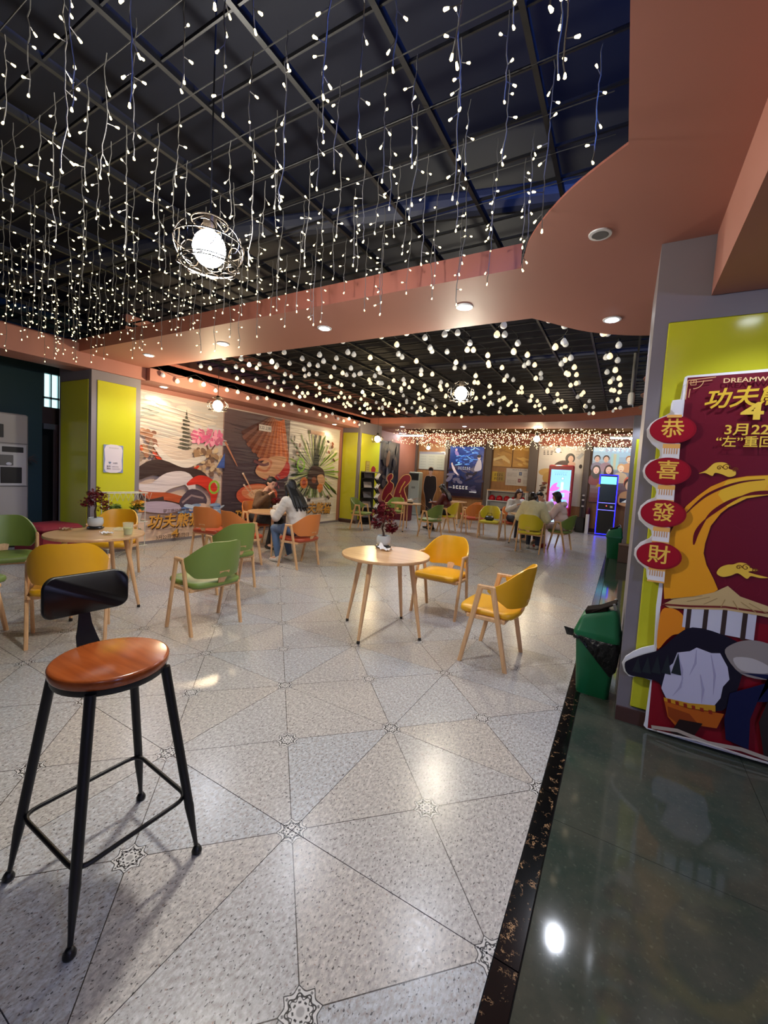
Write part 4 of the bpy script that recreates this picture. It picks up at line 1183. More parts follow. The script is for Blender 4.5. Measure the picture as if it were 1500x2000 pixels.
A.band([(1.56 + .11 * math.cos(t * .3), 1.0 + .12 * math.sin(t * .3)) for t in range(22)], .045, (146, 190, 66))
A.poly([tuple(p) for p in spline([(.8, .7), (1.0, .95), (1.25, .92), (1.4, .75), (1.3, .55), (1.0, .5)], 4, True)], (78, 66, 78))
A.band([(.86, .70), (1.05, .84), (1.32, .78)], .04, (150, 130, 130)); A.ell(1.2, .60, .2, .07, (220, 190, 170), 20, .2)
for k in range(26): A.ell(r.uniform(.85, 1.78), r.uniform(.46, .66), r.uniform(.05, .14), r.uniform(.02, .045), r.choice(((86, 120, 176), (140, 168, 200), (190, 206, 220), (66, 90, 150))), 12, r.uniform(-.4, .4))
for k in range(14): A.band([(.05, 1.62 + k * .07), (.7 + .06 * k, 1.5 + k * .065)], .008, (228, 216, 206))
A.text('梦工场动画电影', .74, .555, .075, (92, 66, 52), .004); title(A, .72, .36, .27)
A.text('3月22日 震撼回归', .68, .075, .085, (86, 58, 46), .01)
A.obj('printed_face', MB, t)
# 2: plum banner with orange fan and noodle bowl
t, A = banner('hanging_banner', 'dark plum hanging banner with an orange pleated fan and a bowl with chopsticks', 5.88, 7.82, 2.70, .03)
w = 1.94
for k in range(12):
    c = [int(a + (b - a) * k / 11) for a, b in zip((62, 48, 58), (104, 84, 86))]; A.rect(0, 2.67 * k / 12, w, 2.67 * (k + 1) / 12, c)
for k in range(22): y = r.uniform(.5, 2.4); A.band([(r.uniform(0, .3), y), (r.uniform(.7, 1.4), y - .06)], r.uniform(.006, .02), r.choice(((84, 68, 74), (100, 80, 84), (74, 58, 66))))
n = 22
for k in range(n):
    a0, a1 = math.radians(212 + 92 * k / n), math.radians(212 + 92 * (k + 1) / n)
    f = lambda a, rr: (min(w, max(0, 1.55 + rr * math.cos(a) * .95)), min(2.67, 2.95 + rr * math.sin(a)))
    rr2 = 1.38 + .03 * (k % 2)
    u = k / n; base = (int(120 + 112 * min(1, u * 1.5)), int(78 + 40 * min(1, u * 1.5)), int(72 - 30 * min(1, u * 1.5)))
    c = base if k % 2 else tuple(max(0, v - 34) for v in base)
    A.poly([f(a0, .34), f(a1, .34), f(a1, rr2), f(a0, rr2)], c)
A.poly([tuple(p) for p in spline([(.9, 1.45), (1.1, 1.2), (1.5, 1.16), (1.94, 1.3), (1.94, 1.62), (1.5, 1.62), (1.2, 1.6)], 5, True)], (206, 50, 40))
A.poly([tuple(p) for p in spline([(.88, 1.40), (1.05, 1.22), (1.4, 1.22), (1.72, 1.42), (1.86, 1.72), (1.5, 1.75), (1.2, 1.66)], 5, True)], (234, 176, 128))
A.band([tuple(p) for p in spline([(.9, 1.44), (1.2, 1.38), (1.36, 1.58), (1.2, 1.66), (.95, 1.62)], 5)], [.06] * 20 + [.02], (216, 130, 88))
A.band([tuple(p) for p in spline([(.82, 1.60), (1.1, 1.52), (1.28, 1.56)], 5)], .07, (126, 66, 66))
A.ell(.98, .82, .62, .26, (216, 92, 58), 30); A.ell(1.0, .88, .50, .18, (236, 142, 96), 30); A.ell(1.05, .86, .36, .12, (246, 196, 152), 24, .1)
for k in range(12): A.band([(r.uniform(.65, 1.0), r.uniform(.8, .95)), (r.uniform(1.0, 1.3), r.uniform(.8, .98)), (r.uniform(1.2, 1.5), r.uniform(.75, .95))], .014, r.choice(((250, 214, 170), (226, 120, 76))))
for (a, b) in (((.86, .82), (.52, 1.30)), ((.8, .80), (.56, 1.05))): A.band([a, b], [.028, .04], (228, 178, 140)); A.ell(b[0], b[1], .03, .022, (246, 220, 190))
A.band([(.02, 1.95), (.36, 1.45)], [.05, .02], (196, 128, 96))
for k in range(16): A.ell(r.uniform(1.2, 1.7), r.uniform(.95, 1.3), .05, .02, r.choice(((196, 106, 110), (170, 90, 100))), 8, r.uniform(0, 3))
A.rect(.92, 2.30, 1.30, 2.44, (236, 224, 214)); A.text('3.22 上映', 1.11, 2.37, .09, (60, 40, 40), .01)
title(A, .95, .34, .33, True)
A.text('3月22日', .9, .06, .09, (226, 190, 140), .01)
A.obj('printed_face', MB, t)
# 3: white banner with green rays
t, A = banner('hanging_banner', 'white hanging banner with green rays bursting from its middle', 7.84, 9.93, 2.70, .03)
w = 2.09
A.rect(0, 0, w, 2.67, (222, 214, 204))
cx, cy = 1.0, 1.42
for k in range(120):
    a = r.uniform(0, 2 * PI); d = r.uniform(.5, 1.15); th = r.uniform(.012, .035)
    c = r.choice(((70, 100, 36), (120, 156, 56), (164, 196, 88), (206, 216, 150), (44, 60, 30), (230, 228, 190)))
    q = lambda rr, aa: (max(0, min(w, cx + rr * math.cos(aa))), max(.72 if math.sin(aa) < 0 else 0, min(2.5, cy + rr * math.sin(aa) * 1.05)))
    A.poly([q(.10, a), q(d, a - th), q(d * 1.1, a), q(d, a + th)], c)
for k in range(7): A.band([(cx - .05 + k * .025, 1.5), (cx - .1 + k * .04, 2.3 + .12 * math.sin(k * 2.1))], [.05, .006], (46, 52, 40))
for k in range(14): A.ell(r.choice((r.uniform(1.45, 1.8), r.uniform(.1, .4))), r.uniform(1.6, 2.3), r.uniform(.03, .08), r.uniform(.03, .05), r.choice(((90, 60, 46), (60, 44, 40), (150, 80, 60))), 9, r.uniform(0, 3))
A.poly([tuple(p) for p in spline([(.68, 1.25), (.82, 1.55), (1.1, 1.58), (1.36, 1.45), (1.38, 1.12), (1.1, .95), (.8, 1.02)], 5, True)], (64, 44, 38))
A.poly([tuple(p) for p in spline([(1.08, 1.3), (1.3, 1.36), (1.42, 1.2), (1.36, 1.05), (1.2, 1.05)], 5, True)], (206, 160, 120))
A.ell(.55, 1.12, .15, .15, (206, 116, 56)); A.ell(.55, 1.12, .08, .08, (170, 70, 48)); A.ell(1.22, .98, .13, .12, (206, 120, 60)); A.ell(.95, 1.2, .1, .09, (140, 82, 54))
A.band([(.40 + .13 * math.cos(t * .3), 1.58 + .16 * math.sin(t * .3)) for t in range(22)], .05, (140, 206, 60))
for k in range(5): A.band([(cx - .3 + k * .14, .96), (cx - .36 + k * .17, .76)], [.02, .06], (206, 206, 186) if k % 2 else (90, 100, 60))
for x, y in ((.72, .70), (1.55, .72)):
    for k in range(6): A.ell(x + r.uniform(-.1, .1), y + r.uniform(-.06, .06), .05, .035, r.choice(((90, 66, 60), (180, 160, 140), (60, 50, 50))), 8, r.uniform(0, 3))
A.rect(.72, 2.42, 1.3, 2.52, (196, 156, 130))
title(A, 1.05, .42, .33, True, -.06)
A.obj('printed_face', MB, t)

# ------------------------------------------------------------------ sign, plants and rack by the near left pillar
def sign(name, label, o, ux, uy, w, h, th=.012, m=None, cat='sign'):
    t = thing(name, label, cat, (0, 0, 0))
    n = Vector(ux).cross(Vector(uy))
    B().prism([(0, 0), (w, 0), (w, h), (0, h)], o, ux, uy, th).obj('sign_panel', m or M_PLASTIC_W, t)
    return t, Art(Vector(o) + n * th, ux, uy, .0006)
MP = print_mat('paper_print', .45)
t, A = sign('wifi_notice', 'white and blue wireless notice on the near lime pillar', (-6.986, 3.385, 1.275), (0, 1, 0), (0, 0, 1), .285, .43)
A.rect(0, 0, .285, .43, (122, 136, 176)); A.poly([tuple(p) for p in spline([(.03, .015), (.25, .02), (.262, .2), (.255, .41), (.03, .415), (.022, .2)], 3, True)], (216, 208, 214))
A.scribble(.075, .375, .14, .018, (120, 116, 124), 8, 1)
# (the square code of the notice is left out)
for k, q in enumerate((.030, .021, .012)): A.band([(.088 + q * math.cos(math.radians(45 + 9 * i)), .135 + q * math.sin(math.radians(45 + 9 * i))) for i in range(11)], .006, (70, 110, 150))
A.ell(.088, .137, .005, .005, (70, 110, 150)); A.text('WIFI', .165, .146, .034, (70, 66, 80), .01)
A.text('账号:', .075, .095, .026, (50, 46, 56), .01); A.scribble(.12, .085, .10, .018, (110, 100, 112), 7, 2)
A.text('密码:', .075, .06, .026, (50, 46, 56), .01); A.scribble(.12, .05, .12, .018, (110, 100, 112), 8, 3)
A.obj('printed_face', MP, t)

M_LEAFR = mat('red_maple_leaf', (92, 14, 24), .8, spec=.15); M_LEAFG = mat('green_leaf', (62, 96, 34), .5)
M_LEAFY = mat('yellow_petal', (226, 170, 40), .5)
M_BARK = mat('dark_bark', (62, 40, 30), .7, bump=.4)
M_POT = mat('pale_glazed_pot', (190, 200, 206), .12, coat=.5); M_SOIL = mat('dark_soil', (36, 28, 22), .9)
def leaf_cloud(b, c, R, n, size, seed, flat=.7):
    r = random.Random(seed); c = Vector(c)
    for k in range(n):
        d = Vector((r.gauss(0, 1), r.gauss(0, 1), r.gauss(0, 1))).normalized() * R * r.random() ** .4
        p = c + Vector((d.x, d.y, d.z * flat)); u = Vector((r.uniform(-1, 1), r.uniform(-1, 1), r.uniform(-.6, .6))).normalized(); v = u.cross(Vector((r.uniform(-1, 1), r.uniform(-1, 1), 1))).normalized()
        s = size * r.uniform(.6, 1.2)
        # palmate leaf: five narrow lobes
        for a in (-1.2, -.6, 0, .6, 1.2):
            e = u * math.cos(a) + v * math.sin(a); q = u * -math.sin(a) + v * math.cos(a)
            b.add([p, p + e * s * .5 + q * s * .13, p + e * s * (1.05 - .25 * abs(a)), p + e * s * .5 - q * s * .13], [(0, 1, 2, 3)])
def bonsai(x, y, z, label, s=1.0, seed=1, low=False):
    t = thing('maple_bonsai', label, 'potted plant', (x, y, z))
    B().lathe([(.058 * s, 0), (.066 * s, .006), (.070 * s, .016), (.062 * s, .026), (.05 * s, .027)], n=28).obj('saucer', mat('black_saucer', (22, 22, 24), .3), t, True, 40)
    B().lathe([(.048 * s, .024 * s), (.058 * s, .034 * s), (.064 * s, .06 * s), (.064 * s, .085 * s), (.057 * s, .108 * s), (.054 * s, .108 * s), (.052 * s, .10 * s)], n=32).obj('pot', M_POT, t, True, 50)
    B().lathe([(.053 * s, .094 * s), (.02, .103 * s)], n=20).obj('soil', M_SOIL, t)
    k = B().tube([(0, 0, .09 * s), (-.004 * s, 0, .13 * s), (-.022 * s, .006, .165 * s), (-.012 * s, .01, .21 * s), (.0, 0, .26 * s), (.01, 0, .33 * s)], [.011 * s, .009 * s, .008 * s, .007 * s, .006 * s, .003 * s], 8)
    rr = random.Random(seed)
    tips = []
    for q in range(9):
        a = q * 2.4; L = rr.uniform(.05, .11) * s; z0 = rr.uniform(.19, .31) * s
        e = (L * math.cos(a), L * math.sin(a), z0 + rr.uniform(-.04, .06) * s); k.tube([(-.005, 0, z0), e], [.004 * s, .0015], 5); tips.append(e)
    k.obj('trunk', M_BARK, t, True)
    f = B()
    for i, e in enumerate(tips): leaf_cloud(f, e, .05 * s, 34, .026 * s, seed * 50 + i)
    leaf_cloud(f, (0, 0, .34 * s), .07 * s, 60, .026 * s, seed * 50 + 40)
    if low:
        for a in (0, .6, 1.2): leaf_cloud(f, (.085 * s, -.03 + .05 * a, .165 * s + .01 * a), .04 * s, 40, .026 * s, seed * 50 + 60 + int(a * 5))
        leaf_cloud(f, (-.06 * s, .0, .19 * s), .035 * s, 40, .026 * s, seed * 50 + 80)
    o = f.obj('foliage', M_LEAFR, t); o['kind'] = 'stuff'
    return t
bonsai(-2.10, 3.66, .75, 'red maple bonsai in a pale round pot on the centre table', 1.18, 1, True)
bonsai(-4.80, 2.26, .75, 'red maple bonsai in a pale pot on the left table before the lime pillar', 1.12, 2)

def tissue(x, y, z, label, s=.05, seed=1, upright=False):
    r = random.Random(seed); vs = []; fs = []; n = 7
    for i in range(n):
        for j in range(n):
            a, b = i / (n - 1) - .5, j / (n - 1) - .5
            zz = .006 + s * (.28 * abs(math.sin(a * 7 + seed)) * abs(math.cos(b * 5)) + .1 * r.random())
            if upright and a < -.1: zz += s * 1.6 * (-.1 - a) * (1.2 - abs(b) * 2)
            vs.append((a * s * 1.6 + b * s * .3, b * s * (1.3 - .7 * abs(a)), zz))
    for i in range(n - 1):
        for j in range(n - 1):
            a = i * n + j; fs.append((a, a + n, a + n + 1, a + 1))
    o = B().add(vs, fs).obj('crumpled_tissue', mat('white_tissue', (236, 234, 232), .8), None, True)
    o.location = (x, y, z); tag(o, label, 'tissue'); return o
tissue(-2.0, 3.535, .75, 'white crumpled tissue beside the bonsai pot on the centre table', .075, 1, True)
tissue(-4.40, 2.17, .75, 'white crumpled tissue beside the clear cup on the left table', .07, 2)
o = tissue(-4.86, 2.02, .75, 'beige crumpled wrapper on the left table beside the bonsai', .07, 4); o.name = 'crumpled_wrapper'; o['category'] = 'wrapper'
o.data.materials.clear(); o.data.materials.append(mat('beige_wrapper', (190, 160, 124), .5))
t = thing('clear_cup', 'clear plastic cup with greenish drink on the left table', 'cup', (-4.26, 2.30, .75))
M_CLEAR = bpy.data.materials.new('clear_plastic'); M_CLEAR.use_nodes = True
_b = M_CLEAR.node_tree.nodes['Principled BSDF']; _b.inputs['Alpha'].default_value = .28; _b.inputs['Roughness'].default_value = .1; _b.inputs['Base Color'].default_value = lin((232, 240, 214))
B().lathe([(.036, .002), (.047, .12), (.048, .122), (.0465, .122), (.035, .004)], n=28).obj('cup_wall', M_CLEAR, t, True, 50)
B().lathe([(.033, .006), (.042, .07)], n=24).obj('drink', mat('greenish_drink', (176, 180, 96), .2), t, True, 40)
t = thing('snack_tray', 'clear crumpled snack tray behind the tissue on the left table', 'tray', (-4.52, 2.38, .75))
B().box((0, 0, .018), (.15, .10, .034), .5, bev=.012).obj('tray_shell', M_CLEAR, t)

def wire_rack(x, y):
    t = thing('plant_stand', 'white wire plant stand before the near lime pillar', 'plant stand', (x, y, 0))
    w = mat('white_wire', (206, 204, 190), .4)
    f = B()
    for sy in (-.3, .3):
        for sx in (-.1, .1): f.tube([(sx, sy * .9, 0), (sx, sy * .9, .98)], .007, 6)
    f.obj('post', w, t)
    for z in (.14, .52, .98):
        s = B(); s.tube([(-.12, -.3, z), (.12, -.3, z), (.12, .3, z), (-.12, .3, z)], .007, 6, closed=True)
        for k in range(9): s.tube([(-.12, -.27 + k * .0675, z), (.12, -.27 + k * .0675, z)], .003, 5)
        if z > .9:
            for k in range(8): s.tube([(.12, -.28 + k * .08, z), (.12, -.24 + k * .08, z - .12), (.12, -.2 + k * .08, z)], .003, 5)
        s.obj('shelf', w, t)
    return t
wire_rack(-6.72, 3.56)
def pot_plant(x, y, z, label, leaf, flower=None, s=1.0, seed=1):
    t = thing('potted_plant', label, 'potted plant', (x, y, z))
    B().lathe([(.045 * s, 0), (.06 * s, .09 * s), (.066 * s, .095 * s), (.066 * s, .11 * s), (.056 * s, .11 * s)], n=20).obj('pot', mat('white_pot', (220, 216, 206), .35), t, True, 50)
    B().lathe([(.054 * s, .098 * s), (.01, .102 * s)], n=14).obj('soil', M_SOIL, t)
    f = B(); leaf_cloud(f, (0, 0, .19 * s), .09 * s, 90, .05 * s, seed); o = f.obj('foliage', leaf, t); o['kind'] = 'stuff'
    if flower:
        f = B(); leaf_cloud(f, (.03 * s, 0, .24 * s), .08 * s, 40, .045 * s, seed + 9); o = f.obj('flowers', flower, t); o['kind'] = 'stuff'
    return t
pot_plant(-6.72, 3.42, .52, 'green potted plant on the upper shelf of the white wire stand', M_LEAFG, None, 1.15, 3)
pot_plant(-6.70, 3.74, .52, 'potted plant with yellow and orange flowers on the white wire stand', M_LEAFG, M_LEAFY, 1.2, 4)
pot_plant(-6.72, 3.70, .14, 'green potted plant on the lowest shelf of the white wire stand', M_LEAFG, None, 1.2, 5)
t = thing('upholstered_cube', 'crimson upholstered cube seat before the dark doorway', 'stool', (-7.15, 2.76, 0), .2)
B().box((0, 0, .22), (.56, .56, .40), bev=.03).obj('base', mat('crimson_fabric', (128, 24, 44), .6, bump=.1, bscale=200), t, True, 40)
B().box((0, 0, .46), (.60, .60, .09), bev=.04).obj('cushion', mat('crimson_fabric', (128, 24, 44), .6), t, True, 40)

# white self-service cabinet against the teal wall
t = thing('photo_booth_cabinet', 'pale self-service cabinet with black panels against the teal wall', 'machine', (0, 0, 0))
M_PALE = mat('pale_laminate', (186, 180, 170), .35)
B().span(-8.6, -8.30, 1.9, 2.93, .12, 2.10, bev=.02).obj('body', M_PALE, t)
B().span(-8.58, -8.34, 2.0, 2.85, .0, .12).obj('plinth', M_DARK, t)
B().span(-8.30, -8.285, 2.56, 2.90, .98, 1.62, bev=.006).obj('front_frame', mat('white_laminate', (206, 204, 198), .3), t)
for y0, y1, z0, z1, nm in ((2.60, 2.86, 1.50, 1.585, 'slot_panel'), (2.58, 2.84, 1.02, 1.27, 'dark_screen'), (2.55, 2.62, 1.72, 1.92, 'vent_panel'), (2.48, 2.56, .64, .86, 'lower_vent')):
    B().span(-8.30, -8.278, y0, y1, z0, z1, bev=.004).obj(nm, M_DARK, t)
B().span(-8.30, -8.28, 2.56, 2.74, 1.29, 1.46, bev=.01).obj('coin_panel', mat('grey_panel', (104, 102, 96), .4), t)
B().ball((-8.275, 2.68, 1.32), (.02, .035, .025)).obj('push_knob', M_PLASTIC_W, t, True)
for z in (.97, 1.64): B().span(-8.302, -8.296, 1.92, 2.92, z - .004, z + .004).obj('seam', mat('grey_seam', (90, 88, 84), .5), t)
b = B()
for k in range(26):
    a = RND.uniform(0, 6.28); b.tube([(-8.30, 2.93, 1.42), (-8.27 + .05 * math.cos(a), 2.99 + .05 * math.sin(a), 1.42 + RND.uniform(-.09, .07))], [.008, .003], 5)
o = b.obj('feather_duster', mat('grey_feathers', (74, 70, 66), .8)); tag(o, 'grey feather duster hung at the edge of the pale cabinet', 'duster')

# ------------------------------------------------------------------ far end: boards, posters and machines on the back wall
BW = 15.2
def wall_sign(name, label, x0, x1, z0, z1, th=.03, m=None, cat='poster', y=BW):
    return sign(name, label, (x0, y, z0), (1, 0, 0), (0, 0, 1), x1 - x0, z1 - z0, th, m, cat)
M_FRAME = mat('dark_red_brown_frame', (74, 36, 34), .35)
r = random.Random(7)
# pale timetable board
t, A = wall_sign('notice_board', 'pale blue-white notice board behind the standing cut-out figure', -7.28, -6.16, 1.78, 2.50, cat='notice board', m=M_STEEL)
A.rect(.02, .02, 1.10, .70, (192, 204, 202)); A.rect(.02, .62, 1.10, .70, (150, 160, 186))
for i in range(3):
    for j in range(5): A.scribble(.08 + i * .36, .08 + j * .105, .24, .05, (150, 164, 168), 6, i * 7 + j)
A.obj('printed_face', MP, t)
# backlit blue film poster
t, A = wall_sign('light_box_poster', 'backlit dark blue film poster in a dark frame', -6.0, -4.55, .77, 2.78, .08, M_FRAME)
W_, H_ = 1.45, 2.01
for k in range(16):
    u = k / 15; c = tuple(int(a + (b - a) * u) for a, b in zip((30, 24, 36), (40, 70, 150))); A.rect(.06, .06 + 1.89 * k / 16, W_ - .06, .06 + 1.89 * (k + 1) / 16, c)
for k in range(50): A.ell(r.uniform(.3, 1.15), r.uniform(1.25, 1.9), r.uniform(.03, .16), r.uniform(.01, .03), r.choice(((90, 150, 230), (140, 200, 246), (60, 110, 206), (50, 70, 150))), 10, r.uniform(-.5, .5))
for k in range(40): A.ell(r.uniform(.1, 1.3), r.uniform(.3, 1.2), r.uniform(.05, .2), r.uniform(.03, .08), r.choice(((52, 48, 72), (76, 70, 92), (34, 30, 46), (96, 90, 108))), 12, r.uniform(-.8, .8))
A.band([(.20, 1.25), (.26, 1.12), (.34, .98), (.48, .86)], [.06, .10, .09, .03], (206, 190, 196)); A.ell(.19, 1.28, .035, .05, (196, 176, 172))
A.band([(.30, 1.78), (.36, 1.68), (.44, 1.6)], [.08, .14, .05], (150, 130, 190)); A.ell(.33, 1.82, .045, .05, (206, 180, 196))
A.poly([tuple(p) for p in spline([(1.08, 1.08), (1.20, 1.46), (1.32, 1.44), (1.36, 1.15), (1.25, 1.05)], 4, True)], (176, 168, 178)); A.ell(1.24, 1.55, .06, .08, (206, 182, 176)); A.ell(1.24, 1.60, .075, .06, (24, 20, 30))
A.scribble(.45, 1.08, .5, .12, (190, 196, 220), 6, 8)
A.scribble(.28, .34, .62, .14, (226, 222, 216), 5, 9); A.scribble(.12, .36, .14, .05, (210, 206, 200), 3, 10); A.rect(.95, .24, 1.22, .27, (206, 206, 210))
A.obj('printed_face', print_mat('backlit_print', .2, .4), t)
# gold panels
for k, (x0, x1) in enumerate(((-4.27, -3.585), (-3.565, -2.97))):
    t, A = wall_sign('gold_panel', ('left', 'right')[k] + ' gold foil panel of the pair above the notices', x0, x1, 2.02, 2.80, .025, mat('gold_panel_edge', (120, 80, 30), .4), 'panel')
    A.rect(.01, .01, x1 - x0 - .01, .77, (186, 134, 44))
    for q in range(18): A.ell(r.uniform(.1, .55), r.uniform(.1, .7), r.uniform(.05, .2), r.uniform(.01, .05), r.choice(((214, 170, 84), (164, 112, 34), (196, 146, 60))), 12, r.uniform(-.4, .4))
    if k == 0: A.poly([(.02, .30), (.4, .42), (.62, .22), (.62, .12), (.3, .30), (.02, .2)], (226, 196, 130))
    A.obj('printed_face', print_mat('foil_print', .25), t)
t, A = wall_sign('yellow_notice', 'yellow and brown notice with two dark lines of writing above the white shelf', -4.27, -3.80, 1.48, 1.84, .012, cat='notice')
A.rect(0, 0, .47, .36, (206, 178, 60)); A.rect(.19, .0, .47, .36, (160, 134, 74)); A.scribble(.08, .20, .34, .10, (44, 36, 26), 4, 11); A.scribble(.08, .06, .34, .10, (44, 36, 26), 4, 12)
A.obj('printed_face', MP, t)
t, A = wall_sign('white_notice', 'white notice board with blue and red printed panels above the white shelf', -3.76, -2.86, 1.37, 1.98, .02, cat='notice')
A.rect(0, 0, .9, .61, (196, 194, 196)); A.scribble(.22, .54, .5, .05, (70, 66, 84), 8, 13)
A.rect(.46, .37, .56, .49, (64, 82, 128)); A.rect(.44, .12, .54, .25, (110, 60, 72)); A.rect(.48, .40, .54, .46, (120, 134, 166)); A.rect(.47, .16, .51, .21, (180, 140, 150))
for q, (a, b) in enumerate(((.05, .32), (.05, .06), (.62, .32), (.62, .08))): A.scribble(a, b, .26 if a > .5 else .34, .15, (158, 156, 160), 7, 20 + q)
A.obj('printed_face', MP, t)
# tall white poster with food
t, A = wall_sign('food_poster', 'tall white poster of food and a dark-haired figure behind the red kiosk', -2.68, -1.24, .80, 2.80, .02)
A.rect(0, 0, 1.44, 2.0, (206, 202, 200))
A.scribble(.14, 1.70, .34, .16, (60, 54, 56), 3, 30); A.scribble(.1, 1.52, .25, .06, (190, 184, 180), 5, 31); A.scribble(1.2, 1.6, .1, .3, (176, 172, 172), 2, 32)
A.ell(.30, 1.1, .26, .13, (196, 160, 96)); A.ell(.40, .92, .22, .2, (186, 150, 84), 20, .4)
A.poly([tuple(p) for p in spline([(.5, 1.3), (.7, 1.5), (1.0, 1.5), (1.1, 1.3), (.9, 1.1), (.6, 1.05)], 4, True)], (64, 40, 42))
A.ell(1.02, 1.60, .15, .17, (34, 26, 30)); A.ell(1.04, 1.58, .085, .11, (206, 168, 152)); A.ell(1.08, 1.40, .12, .09, (206, 168, 152))
A.poly([(1.2, 1.62), (1.36, 1.80), (1.44, 1.74), (1.3, 1.56)], (168, 172, 180)); A.ell(1.36, 1.34, .05, .07, (44, 36, 40))
for q in range(20): A.ell(r.uniform(.12, .42), r.uniform(.28, .66), r.uniform(.04, .1), r.uniform(.02, .04), r.choice(((90, 62, 44), (150, 116, 84), (196, 176, 150), (60, 44, 40))), 10, r.uniform(-.3, .3))
A.ell(.27, .72, .09, .04, (110, 50, 40)); A.rect(.05, .06, .3, .18, (226, 220, 214))
A.obj('printed_face', MP, t)
# group film poster, backlit from above
t, A = wall_sign('group_poster', 'large pale blue film poster of a smiling group behind the blue lit kiosk', -1.0, .42, .98, 2.80, .05, M_FRAME)
for k in range(12):
    u = k / 11; c = tuple(int(a + (b - a) * u) for a, b in zip((86, 44, 44), (172, 206, 226))); A.rect(.02, .02 + 1.78 * k / 12, 1.40, .02 + 1.78 * (k + 1) / 12, c)
A.rect(.02, 1.68, 1.40, 1.80, (196, 222, 238)); A.scribble(.36, 1.66, .9, .12, (150, 130, 156), 7, 40)
A.rect(.55, 1.1, .78, 1.6, (160, 196, 200)); A.rect(.62, 1.1, .70, 1.6, (196, 190, 160))
def bust(x, y, s, skin, hair, top, longh=False):
    A.poly([tuple(p) for p in spline([(x - .16 * s, y - .42 * s), (x - .17 * s, y - .2 * s), (x - .05 * s, y - .12 * s), (x + .05 * s, y - .12 * s), (x + .17 * s, y - .2 * s), (x + .16 * s, y - .42 * s)], 3, True)], top)
    if longh: A.ell(x, y - .06 * s, .125 * s, .2 * s, hair)
    A.ell(x, y + .035 * s, .105 * s, .115 * s, hair); A.ell(x, y - .005 * s, .078 * s, .105 * s, skin)
    for q in (-1, 1): A.ell(x + q * .03 * s, y + .01 * s, .011 * s, .006 * s, (52, 38, 36), 8)
    A.ell(x, y - .06 * s, .03 * s, .009 * s, (176, 84, 80), 10)
for a in ((.16, 1.42, .9, (206, 168, 150), (60, 48, 46), (120, 110, 130), 0), (.42, 1.42, .9, (214, 174, 150), (70, 50, 44), (150, 120, 130), 0), (1.06, 1.42, .9, (236, 206, 176), (176, 120, 80), (206, 150, 110), 0), (1.28, 1.36, .9, (232, 200, 170), (190, 140, 90), (196, 120, 90), 0),
          (.16, 1.06, 1.1, (220, 180, 166), (44, 32, 36), (110, 40, 46), 1), (.52, 1.08, 1.1, (224, 184, 168), (60, 36, 34), (136, 50, 54), 1), (.86, 1.14, 1.05, (236, 204, 176), (206, 160, 110), (196, 170, 140), 0), (1.18, 1.04, 1.1, (236, 204, 172), (220, 180, 120), (206, 100, 80), 0),
          (1.14, .62, 1.5, (214, 170, 140), (66, 44, 38), (170, 126, 92), 0)): bust(*a)
A.rect(.90, .06, 1.34, .20, (36, 38, 52)); A.poly([(.95, .07), (1.1, .18), (1.25, .07)], (206, 206, 206))
A.obj('printed_face', print_mat('soft_backlit_print', .25, .35), t)
# red ordering kiosk with a bright screen
t = thing('red_kiosk', 'tall red self-service kiosk with a bright blue and violet screen', 'kiosk', (-1.80, 14.35, 0), 0)
M_RED = mat('red_kiosk_shell', (158, 26, 44), .3)
B().box((0, .02, 1.32), (.76, .14, 1.62), 0, -.06, bev=.03).obj('upper_shell', M_RED, t)
B().box((0, .06, .28), (.60, .30, .54), 0, bev=.03).obj('base', M_RED, t)
B().box((0, -.06, .66), (.70, .20, .26), 0, .2, bev=.02).obj('printer_shelf', M_RED, t)
B().box((-.06, -.172, .68), (.30, .01, .05), 0, .2).obj('receipt_slot', M_DARK, t); B().box((.22, -.172, .66), (.10, .012, .06), 0, .2).obj('scanner', M_PLASTIC_W, t)
B().box((0, -.24, .42), (.40, .02, .34), 0, .35).obj('lower_screen', mat('pale_lit_panel', (190, 220, 246), .3, emit=1.0, emit_rgb=(190, 220, 250)), t)
ca, sa = math.cos(-.06), math.sin(-.06)
A = Art((-.30, -.087, .78), (1, 0, 0), (0, -sa, ca), .0008)
A.rect(0, 0, .60, 1.20, (130, 186, 242))
for k in range(8): A.rect(0, .06 * k, .60, .06 * (k + 1), (176, 92 + k * 5, 226))
A.poly([tuple(p) for p in spline([(0, .5), (.08, .70), (.22, .78), (.2, .66), (.3, .62), (.2, .52)], 4, True)], (206, 100, 190)); A.poly([tuple(p) for p in spline([(.3, .5), (.45, .56), (.6, .52), (.6, .48), (.3, .47)], 4, True)], (206, 110, 196))
A.rect(.33, .55, .40, .80, (226, 240, 250)); A.ell(.365, .92, .05, .05, (100, 150, 214)); A.ell(.365, .92, .035, .035, (190, 226, 250))
A.rect(.32, .32, .46, .46, (150, 190, 246)); A.rect(.36, .36, .42, .42, (110, 150, 226)); A.ell(.2, .40, .08, .05, (196, 150, 240)); A.rect(.06, .16, .24, .25, (150, 170, 240)); A.rect(.34, .14, .54, .25, (120, 176, 246))
A.scribble(.12, 1.02, .36, .06, (100, 140, 206), 6, 50); A.scribble(.1, 1.10, .4, .04, (110, 150, 216), 8, 51)
A.obj('screen', print_mat('screen_print', .2, 1.15), t)
